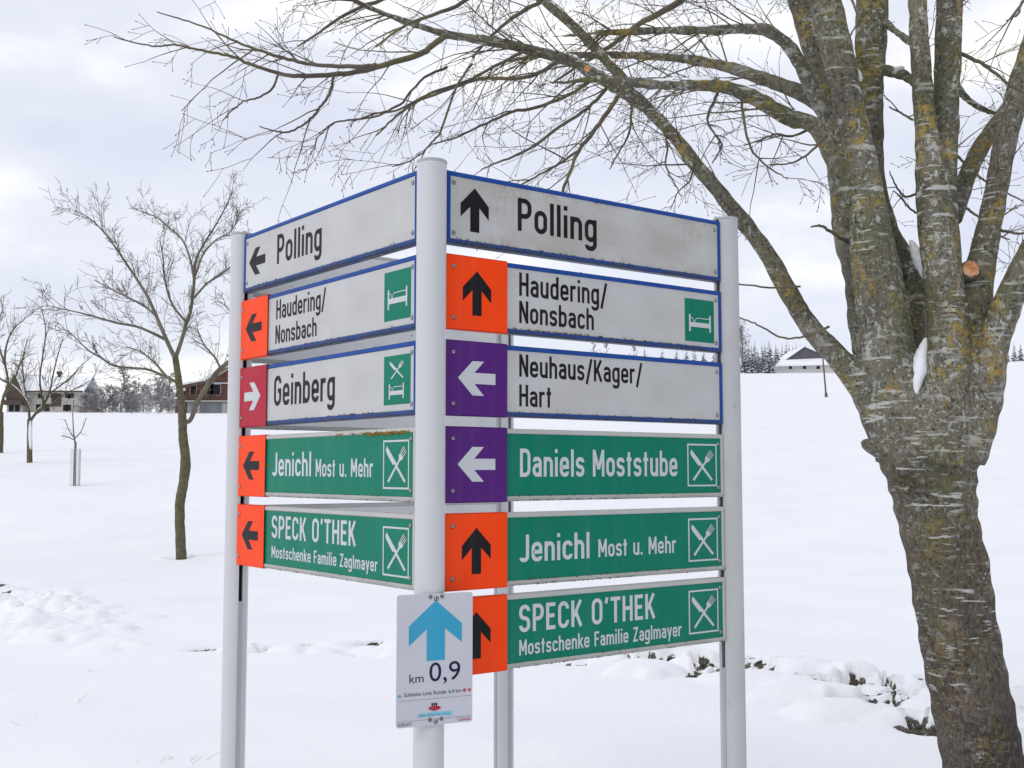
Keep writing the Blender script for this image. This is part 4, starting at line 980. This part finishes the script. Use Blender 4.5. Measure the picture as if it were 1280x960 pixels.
px_tree('fruit_tree', (227, 697), [
    [(227, 700, 13), (225, 660, 12), (225, 628, 12), (229, 606, 12), (232, 577, 12.5), (229, 548, 11), (228, 524, 10.5), (226, 498, 9), (222, 466, 8), (219, 446, 7.5)],
    [(229, 527, 7), (238, 525, 7), (246, 505, 7.5), (256, 487, 8), (266, 472, 8), (276, 461, 8), (284, 454, 7), (292, 446, 5), (300, 430, 3.5), (298, 405, 2.5), (280, 380, 1.6)],
    [(219, 448, 7.5), (209, 427, 6.5), (194, 392, 5.5), (184, 370, 5), (171, 349, 4.2), (155, 325, 3.5), (139, 302, 2.8), (126, 286, 2.3), (112, 273, 1.8), (94, 263, 1.2)],
    [(220, 446, 7), (228, 422, 6.5), (233, 404, 6), (238, 390, 5.5), (242, 360, 5), (245, 325, 4.2), (258, 300, 3.2), (274, 274, 2.4), (286, 250, 1.8), (291, 234, 1.2)],
    [(206, 424, 5), (190, 416, 4.6), (170, 408, 4), (147, 404, 3.4), (126, 398, 3), (104, 392, 2.4), (82, 387, 1.8), (60, 382, 1.2)],
    [(222, 478, 5), (205, 470, 4.5), (185, 462, 4), (165, 460, 3.6), (142, 457, 3.2), (126, 447, 2.8), (112, 439, 2.3), (98, 426, 1.7), (84, 412, 1.2)],
    [(243, 352, 4), (238, 325, 3.4), (228, 300, 3), (212, 285, 2.6), (196, 272, 2), (178, 264, 1.4)],
    [(244, 345, 4), (254, 318, 3.2), (270, 300, 2.6), (288, 290, 2), (304, 262, 1.2)],
    [(243, 372, 4), (258, 355, 3.4), (274, 344, 3), (290, 332, 2.4), (306, 322, 1.6)],
    [(196, 396, 4), (180, 382, 3.4), (160, 372, 2.8), (140, 362, 2.2), (118, 350, 1.6)],
    [(232, 402, 4), (215, 380, 3.4), (206, 350, 2.8), (204, 325, 2.2), (200, 300, 1.4)],
    [(208, 470, 3.4), (192, 452, 2.8), (176, 440, 2.4), (160, 434, 1.8)],
    [(276, 461, 4), (268, 446, 3), (256, 432, 2.4), (246, 412, 1.6)],
  ], 3, 'bare young fruit tree with a crooked olive trunk, nearest on the left', twn=9, twl=.58, twr=.0062, lvl=2, split=(2, 4), spread=.07, rmin=.0030)
px_tree('fruit_tree', (37, 578), [
    [(37, 580, 7), (37, 560, 6.5), (37, 540, 6), (37, 524, 6)],
    [(37, 526, 4.5), (35, 507, 4.2), (25, 492, 4), (12, 480, 3.4), (-4, 470, 2.8), (-16, 452, 1.8)],
    [(38, 526, 5), (46, 515, 4.6), (54, 506, 4.4), (51, 488, 3.6), (50, 470, 3), (54, 440, 2.5), (57, 412, 1.8), (52, 386, 1.2)],
    [(54, 507, 3.6), (62, 490, 3.2), (66, 470, 2.8), (72, 445, 2.2), (78, 425, 1.5)],
    [(62, 492, 3), (78, 480, 2.6), (90, 470, 2.2), (104, 454, 1.4)],
    [(35, 508, 3), (30, 480, 2.4), (28, 450, 2), (34, 425, 1.4)],
    [(44, 518, 3), (60, 508, 2.6), (82, 492, 2), (118, 474, 1.3)],
  ], 5, 'smaller bare fruit tree with a short trunk, forked low, in front of the farmhouse', twn=3.4, twl=.9, twr=.012, lvl=2, split=(1, 3), spread=.05, rmin=.0060, limb=.72, mats=('fruit_bark', 'fruit_bark'), snow=((1, .05, .6), (2, .1, .45), (0, .3, .95)))
px_tree('fruit_tree', (0, 566), [
    [(-1, 568, 9), (0, 540, 8.5), (0, 515, 8)],
    [(0, 518, 6), (4, 498, 5), (10, 478, 4.4), (6, 450, 3.8), (10, 425, 3), (20, 408, 2.2), (30, 400, 1.4)],
    [(0, 515, 6), (-14, 490, 5), (-24, 460, 4), (-20, 430, 3), (-10, 402, 2)],
    [(6, 455, 4), (-2, 430, 3), (-2, 405, 2.4), (4, 385, 1.5)],
    [(5, 495, 4), (16, 480, 3.2), (24, 458, 2.6), (32, 440, 1.8)],
  ], 8, 'bare fruit tree cut by the left edge of the picture', twn=4.0, twl=1.0, twr=.014, lvl=2, split=(2, 3), spread=.05, rmin=.0060, limb=.72, mats=('fruit_bark', 'fruit_bark'))
# sapling in its mesh guard
def sapling():
    b = ground_at(93, 606); d = b.y; org = np.array(b); root = empty('sapling', b); tag(root, 'thin sapling standing in a pale mesh guard left of the crooked fruit tree', 'sapling')
    rng = np.random.default_rng(2); tr, cr = Acc(), Acc()
    P, Rr = guide([(93, 608, 3.4), (93.5, 580, 3.2), (94.5, 552, 2.8)], (d, d)); tube(tr, P-org, Rr, 8); tr.build('stake', M['pole_wood'], root)
    for g in ([(94, 556, 2), (92, 540, 1.6), (91, 520, 1.2), (92, 500, .9)], [(93, 548, 1.6), (86, 537, 1.1), (81, 524, .9)], [(94, 548, 1.6), (102, 538, 1.1), (108, 522, .9)], [(93, 550, 1.4), (84, 546, 1), (76, 545, .8)]):
        P, Rr = guide(g, (d, d)); P = P-org; tube(cr, P, Rr, 5); along(cr, P, Rr, rng, 3, .35, .004, 0, rmin=.004)
    cr.build('crown', M['fruit_bark'], root)
    g = Acc(); m = 16; r = .115; hh = 1.02
    for k in range(m):
        a0, a1 = 2*pi*k/m, 2*pi*(k+1)/m
        tube(g, [(r*cos(a0), r*sin(a0), 0), (r*cos(a0), r*sin(a0), hh)], [.0034, .0034], 3, cap=False)
    for j in range(22): tube(g, [(r*cos(2*pi*k/m), r*sin(2*pi*k/m), .02+j*hh/22) for k in range(m+1)], [.0030]*(m+1), 3, cap=False)
    g.build('mesh_guard', M['mesh_guard'], root)
    g = Acc(); g.box((r-.005, -.02, 0), (r+.035, .02, 1.0)); g.build('guard_stake', M['mesh_guard'], root)
sapling()

# ================================================================ far trees
def far_tree(name, px, base_y, h_px, w_px, depth, seed, label, group, stems=1, mat='far_bark', lvl=3, rmin=.02, dens=9, trunk_frac=.3):
    rng = np.random.default_rng(seed); b = at(px, base_y, depth); b.z = min(b.z, float(terrain(b.x, b.y))) if depth > 150 else float(terrain(b.x, b.y))
    k = depth/F_PX; top = at(px, base_y-h_px, depth).z; h = top-b.z; w = w_px*k
    root = empty(name, b); tag(root, label, 'tree' if stems == 1 else 'bush', group)
    tr, cr = Acc(), Acc()
    for s in range(stems):
        ox = rng.normal(0, w*.22) if stems > 1 else 0
        pts = [(ox, 0, -.3), (ox*1.05+rng.normal(0, .02)*h, 0, h*.3), (ox*1.2+rng.normal(0, .03)*h, rng.normal(0, .02)*h, h*.6), (ox*1.3+rng.normal(0, .05)*h, 0, h*.95)]
        P = catmull(pts, 6); r0 = max(rmin*1.5, h*.020/(stems**.5)); Rr = np.linspace(r0, rmin, len(P)); tube(tr, P, Rr, 6)
        along(cr, P, Rr, rng, dens, w*.5, r0*.5, lvl, t0=trunk_frac, bias=(0, 0, .35 if stems == 1 else .12), ang=(25, 55) if stems == 1 else (35, 85), droop=0, up=.05 if stems == 1 else -.02, curl=.2, split=(2, 4), ratio=.58, rmin=rmin, sides=3)
    tr.build('trunk', M[mat], root); cr.build('crown', M[mat], root)
    return root
def conifer(px, base_y, h_px, w_px, depth, seed, label, group):
    rng = np.random.default_rng(seed); b = at(px, base_y, depth); k = depth/F_PX; b.z = float(terrain(b.x, b.y)); h = at(px, base_y-h_px, depth).z-b.z; w = max(w_px*k, .2*h)
    root = empty('spruce', b); tag(root, label, 'spruce', group); tr, cr = Acc(), Acc()
    tube(tr, [(0, 0, -.3), (0, 0, h*.5), (0, 0, h*.98)], [h*.016, h*.010, .02], 6)
    lv = 15
    for i in range(lv):
        f = i/(lv-1); z = h*(.05+.92*f); rr = w*.5*(1-f)**.85+.03*h*(1-f)+.08
        for j in range(int(6+11*(1-f))):
            a = rng.uniform(0, 2*pi); l_ = rr*rng.uniform(.65, 1.15); dz = -l_*rng.uniform(.15, .5); wd = l_*rng.uniform(.22, .4)
            c, s_ = cos(a), sin(a); zz = z+rng.normal(0, h*.012)
            p0 = (0, 0, zz+.05*h*(1-f)*.4); p1 = (c*l_*.6-s_*wd, s_*l_*.6+c*wd, zz+dz*.55); p2 = (c*l_, s_*l_, zz+dz); p3 = (c*l_*.6+s_*wd, s_*l_*.6-c*wd, zz+dz*.55); p4 = (c*l_*.55, s_*l_*.55, zz+dz*.2+wd*.25)
            cr.add([p0, p1, p2, p3, p4], [(0, 1, 4), (1, 2, 4), (2, 3, 4), (3, 0, 4), (0, 3, 2, 1)])
    tr.build('trunk', M['far_bark'], root); cr.build('crown', M['conifer'], root); return root
rf = random.Random(9)
GB, GC = 'frosted bushes and trees on the left ridge', 'snowy spruces on the right hand ridge'
far_tree('bare_tree', 151, 517, 62, 30, 200, 20, 'taller dark bare tree rising from the frosted bushes', GB, dens=22, rmin=.03, trunk_frac=.35)
for i, (px, h, w, st, m) in enumerate([(110, 24, 20, 4, 'far_bark'), (122, 32, 24, 4, 'far_bark'), (134, 36, 26, 4, 'far_bark'), (146, 30, 22, 3, 'frost_twig'), (160, 38, 26, 4, 'far_bark'), (166, 28, 24, 4, 'frost_twig'), (186, 36, 26, 4, 'frost_twig'), (196, 48, 30, 4, 'far_bark'), (206, 52, 28, 4, 'far_bark'), (212, 34, 26, 4, 'frost_twig'), (176, 44, 22, 3, 'far_bark')]):
    far_tree('frosted_bush', px, 518, h, w, 185+4*(i % 4), 30+i, 'grey frosted bush in the row on the left ridge', GB, st, m, 3, .024, 17, .06)
for i, (px, h) in enumerate([(165, 24), (184, 27), (198, 25), (213, 22), (127, 18)]):
    far_tree('orchard_tree', px, 519, h, 22, 168, 60+i, 'small dark stemmed orchard tree on the left ridge', 'little orchard trees before the bushes', 1, 'frost_twig' if i % 2 else 'far_bark', 3, .020, 14, .35)
far_tree('bare_tree', 928, 468, 60, 40, 300, 71, 'wide bare tree with drooping twigs just right of the right post', None, dens=30, rmin=.035, trunk_frac=.25)
for i, (px, h, w) in enumerate([(931, 30, 18), (936, 36, 16), (944, 40, 16), (953, 39, 17), (970, 37, 17), (984, 40, 16), (992, 36, 15), (1002, 37, 14), (962, 42, 15), (978, 38, 15), (987, 37, 14), (996, 38, 14), (940, 34, 14), (948, 29, 12), (957, 37, 16), (964, 36, 15), (973, 33, 13), (982, 33, 14), (991, 34, 13), (1000, 33, 12), (1008, 36, 12), (1016, 31, 12), (952, 22, 16), (968, 24, 15)]):
    conifer(px, 466, h+(i % 3), w, 322+10*(i % 4) if px > 966 else 300+6*(i % 4), 80+i, 'snow dusted spruce between the right post and the barn' , GC)
for i, (px, top) in enumerate([(742, 428), (760, 431), (792, 432), (806, 436), (828, 437), (846, 436), (858, 438), (868, 436), (880, 438), (893, 440)]):
    if i < 3: far_tree('bare_tree', px, 470, 470-top, 26, 318, 110+i, 'bare treetop showing in the gap above the Neuhaus sign', 'trees behind the right hand signs', dens=16, rmin=.035)
    else: conifer(px, 470, 473-top, 19, 322+5*(i % 3), 110+i, 'spruce top showing in the gap above the Neuhaus sign', 'trees behind the right hand signs')
for i, (px, h) in enumerate([(1258, 20), (1268, 24), (1276, 22), (1286, 26), (1296, 22)]):
    conifer(px, 450, h, 12, 320+6*(i % 2), 130+i, 'dark spruce at the right edge beyond the big tree', 'spruces at the right edge')

# ================================================================ buildings
def part(root, name, mat, fn, parent=None):
    a = Acc(); fn(a); return a.build(name, mat, parent or root)
def window(root, x, z, w, h, y, parent=None):
    f = part(root, 'window', M['render_white'], lambda a: a.box((x-w/2-.1, y-.05, z-.1), (x+w/2+.1, y+.02, z+h+.1)))
    part(root, 'pane', M['dark_glass'], lambda a: a.box((x-w/2, y-.09, z), (x+w/2, y-.052, z+h)), f)
def gable_roof(root, x0, x1, y0, y1, z, rise, mat, thick=.35, over=.6, along_x=True, name='roof'):
    a = Acc()
    if along_x:
        ym = (y0+y1)/2
        prof = [(y0-over, z-over*rise/((y1-y0)/2)), (ym, z+rise), (y1+over, z-over*rise/((y1-y0)/2)), (y1+over, z-over*rise/((y1-y0)/2)+thick), (ym, z+rise+thick*1.15), (y0-over, z-over*rise/((y1-y0)/2)+thick)]
        n = 6; a.add([(x0-over, y, q) for y, q in prof]+[(x1+over, y, q) for y, q in prof], [(0, 1, 4, 5), (1, 2, 3, 4), (6, 11, 10, 7), (7, 10, 9, 8)]+[(i, (i+1) % n, (i+1) % n+n, i+n) for i in range(n)])
    else:
        xm = (x0+x1)/2; dz = over*rise/((x1-x0)/2)
        prof = [(x0-over, z-dz), (xm, z+rise), (x1+over, z-dz), (x1+over, z-dz+thick), (xm, z+rise+thick*1.15), (x0-over, z-dz+thick)]
        n = 6; a.add([(x, y0-over, q) for x, q in prof]+[(x, y1+over, q) for x, q in prof], [(0, 1, 4, 5), (1, 2, 3, 4), (6, 11, 10, 7), (7, 10, 9, 8)]+[(i, (i+1) % n, (i+1) % n+n, i+n) for i in range(n)])
    return a.build(name, mat, root)
# farmhouse at the far left
dA = 198; b = at(62, 516, dA); b.z = float(terrain(b.x, b.y))-.3; kA = dA/F_PX
r = empty('farmhouse', b); tag(r, 'cream farmhouse with a brown gable and snowy roof at the far left', 'house')
X = lambda px: (px-62)*kA
Zp = lambda py, d=dA: at(62, py, d).z-b.z
part(r, 'wall', M['render_cream'], lambda a: a.box((X(33), 0, -1), (X(100), 8, Zp(489))))
roof = gable_roof(r, X(33), X(100), 0, 8, Zp(488.5), Zp(470)-Zp(488.5), M['snow'], .3, .7)
part(r, 'eaves_board', M['brown_timber'], lambda a: a.box((X(29), -1.0, Zp(489.2)-.25), (X(104.5), -.72, Zp(489.2)+.05)))
part(r, 'chimney', M['brown_timber'], lambda a: (a.box((X(60), 3.6, Zp(474)), (X(63), 4.3, Zp(465.5))), a.box((X(59.2), 3.4, Zp(465.5)), (X(63.8), 4.5, Zp(462)))), roof)
part(r, 'gable_wing', M['brown_timber'], lambda a: (a.prism([(X(12), Zp(507)), (X(33), Zp(507)), (X(33), Zp(489)), (X(22), Zp(467)), (X(12), Zp(489))], -1.6, 8)))
part(r, 'wing_base', M['render_cream'], lambda a: a.box((X(12.6), -1.4, -1), (X(32.6), 8, Zp(507.1))))
gable_roof(r, X(12), X(33), -1.6, 8, Zp(489), Zp(467)-Zp(489), M['snow'], .28, .55, False, 'wing_roof')
part(r, 'balcony', M['brown_timber'], lambda a: a.box((X(11.5), -2.3, Zp(507.2)), (X(34), -1.65, Zp(501))))
for x, z0, w, h in ((84, 497.5, .9, 1.3), (88.5, 497.5, .9, 1.3), (81.5, 513.5, .8, 1.1), (86, 513.5, .8, 1.1), (58.5, 514, 1.0, 1.3), (48, 513.5, .9, 1.2), (50, 498, .9, 1.2), (66, 498, .9, 1.2)): window(r, X(x), Zp(z0), w, h, 0)
for x in (18.5, 26): window(r, X(x), Zp(515), .9, 1.2, -1.4)
part(r, 'boarded_bay', M['brown_timber'], lambda a: a.box((X(64), -.12, Zp(508)), (X(76), .1, Zp(492))))
# red brown timber house behind the crooked fruit tree
dB = 176; b = at(250, 518, dB); b.z = float(terrain(b.x, b.y))-.3; kB = dB/F_PX
r = empty('timber_house', b); tag(r, 'red brown timber house with a balcony over a grey garage floor', 'house')
X = lambda px: (px-250)*kB
Zp = lambda py: at(250, py, dB).z-b.z
part(r, 'garage_floor', M['grey_wall'], lambda a: a.box((X(233), .4, -1), (X(330), 9, Zp(502.4))))
part(r, 'upper_floor', M['red_timber'], lambda a: a.prism([(X(231), Zp(502)), (X(332), Zp(502)), (X(332), Zp(470)), (X(303), Zp(452)), (X(264), Zp(474)), (X(231), Zp(482))], 0, 9))
part(r, 'balcony_slab', M['render_cream'], lambda a: a.box((X(231), -1.25, Zp(502.4)), (X(332), -.02, Zp(501.2))))
def rail(a):
    a.box((X(231), -1.22, Zp(494.5)), (X(332), -1.10, Zp(493.6)))
    for i in range(58): x = X(231)+i*(X(332)-X(231))/58; a.box((x, -1.19, Zp(501.2)), (x+.10, -1.13, Zp(494.5)))
part(r, 'balcony_railing', M['brown_timber'], rail)
def slope(a, p0, p1, y0, y1, t): a.prism([(X(p0[0]), Zp(p0[1])), (X(p1[0]), Zp(p1[1])), (X(p1[0]), Zp(p1[1])+t), (X(p0[0]), Zp(p0[1])+t)], y0, y1)
part(r, 'roof', M['snow'], lambda a: (slope(a, (258, 478), (303, 450.5), -1.8, 9.6, .55), slope(a, (303.1, 450.5), (340, 473), -1.8, 9.6, .55), slope(a, (226, 483.5), (257.6, 477.4), -1.6, 9.6, .35)))
part(r, 'eaves_board', M['brown_timber'], lambda a: (slope(a, (258, 478), (303, 450.5), -1.9, -1.81, -.22), slope(a, (226, 483.5), (257.6, 477.4), -1.9, -1.61, -.5)))
part(r, 'snow_ledge', M['snow'], lambda a: a.box((X(264), -.5, Zp(479.6)), (X(332), -.03, Zp(478.6))))
for x, w in ((241, .9), (269, 1.5), (262, 1.0), (290, 1.2)): window(r, X(x), Zp(494), w, 1.7, 0)
part(r, 'garage_door', M['render_white'], lambda a: a.box((X(277), .25, -.5), (X(283), .38, Zp(503.2))))
part(r, 'support_post', M['render_cream'], lambda a: a.box((X(249), -1.1, -1), (X(251.5), -.8, Zp(502.5))))
part(r, 'shed', M['brown_timber'], lambda a: a.box((X(214), 2, -1), (X(230.8), 7, Zp(490))))
part(r, 'shed_roof', M['snow'], lambda a: (slope(a, (212, 490), (230.5, 486.5), 1.5, 7.5, .5), a.box((X(214), 1.4, Zp(497.5)), (X(230), 1.95, Zp(496)))))
# barn on the right hand ridge
dC = 306; b = at(1008, 466, dC); b.z = float(terrain(b.x, b.y))-.6; kC = dC/F_PX
r = empty('barn', b); tag(r, 'long barn with a slate brown gable and snowy lean to on the right ridge', 'barn')
X = lambda px: (px-1008)*kC
Zp = lambda py: at(1008, py, dC).z-b.z
part(r, 'lean_to_wall', M['render_white'], lambda a: a.box((X(972), -.2, -2), (X(1044), 6, Zp(456.2))))
part(r, 'lean_to_roof', M['snow'], lambda a: a.add([(X(968), -1.2, Zp(456.8)), (X(1050), -1.2, Zp(454.5)), (X(1040), 6.5, Zp(444.5)), (X(985), 6.5, Zp(446.8)), (X(968), -1.2, Zp(456.8)-.4), (X(1050), -1.2, Zp(454.5)-.4), (X(1040), 6.5, Zp(444.5)-.4), (X(985), 6.5, Zp(446.8)-.4)], [(0, 1, 2, 3), (4, 7, 6, 5), (0, 4, 5, 1), (1, 5, 6, 2), (2, 6, 7, 3), (3, 7, 4, 0)]))
part(r, 'gable', M['barn_timber'], lambda a: a.prism([(X(990), -1), (X(1050), -1), (X(1050), Zp(446)), (X(1014), Zp(430.5)), (X(990), Zp(447))], 6.6, 12))
part(r, 'main_roof', M['snow'], lambda a: (a.prism([(X(987.5), Zp(448.2)), (X(1014), Zp(430.2)), (X(1014), Zp(428.6)), (X(986), Zp(447))], 6.0, 30), a.prism([(X(1014.1), Zp(430.2)), (X(1052), Zp(446.8)), (X(1053), Zp(445.4)), (X(1014.1), Zp(428.6))], 6.0, 30)))
part(r, 'long_wing', M['render_cream'], lambda a: a.box((X(1050.4), 8, -1), (X(1110), 20, Zp(449.5))))
part(r, 'long_roof', M['snow'], lambda a: a.add([(X(1047), 7, Zp(452)), (X(1113), 7, Zp(451)), (X(1113), 14, Zp(431)), (X(1047), 14, Zp(432)), (X(1047), 21, Zp(452)), (X(1113), 21, Zp(451))], [(0, 1, 2, 3), (3, 2, 5, 4), (0, 3, 4), (1, 5, 2), (0, 4, 5, 1)]))
for x in (1005.5, 1022.5, 988): window(r, X(x), Zp(461.3), .9, .8, -.2)
# leaning utility pole
p0, p1 = ground_at(1033, 497), None
p1 = at(1027.5, 437, p0.y); r = empty('utility_pole', p0); tag(r, 'thin leaning wooden pole in the snowfield below the barn', 'pole')
a = Acc(); q = np.array(p1-p0); tube(a, [(0, 0, -.4), q*.5, q], [.16, .14, .11], 8); a.build('pole', M['pole_wood'], r)
a = Acc(); tube(a, [(0, 0, -.3), q*.07, q*.10], [.27, .26, .22], 8); a.build('pole_foot', M['pole_wood'], r)

# ================================================================ dry stalks through the snow
rg = np.random.default_rng(15); a = Acc()
for px, py, n_ in ((228, 940, 7), (205, 945, 5), (28, 895, 3), (40, 900, 2), (66, 876, 2), (108, 833, 3)):
    c = ground_at(px, py)
    for i in range(n_):
        p = np.array(c)+np.array([rg.normal(0, .07), rg.normal(0, .05), -.03]); d = np.array([rg.normal(0, .6), rg.normal(0, .4), .6]); l_ = rg.uniform(.05, .16)
        tube(a, [p, p+d*l_*.5, p+d*l_+np.array([0, 0, -.01])], [.0013, .0011, .0006], 3)
o = a.build('dry_grass', M['straw']); tag(o, 'few dry grass stalks poking through the snow at lower left', 'grass', kind='stuff')
a = Acc()
for gx, gy, rx, ry in GAPS:
    for i in range(int(700*rx*ry)+5):
        p = (gx+rx*rg.uniform(-.9, .9), gy+ry*rg.uniform(-.9, 1.0)); z = float(terrain(p[0], p[1]))-.055
        q = np.array([p[0], p[1], z]); d = np.array([rg.normal(0, 1.0), rg.normal(0, .6), .75]); l_ = rg.uniform(.03, .085)
        tube(a, [q, q+d*l_*.5, q+d*l_+np.array([0, 0, -.03])], [.0034, .0026, .001], 3)
o = a.build('stream_weeds', M['weed']); tag(o, 'dark weeds and stalks in the gaps of the snowed over stream', 'weeds', kind='stuff')
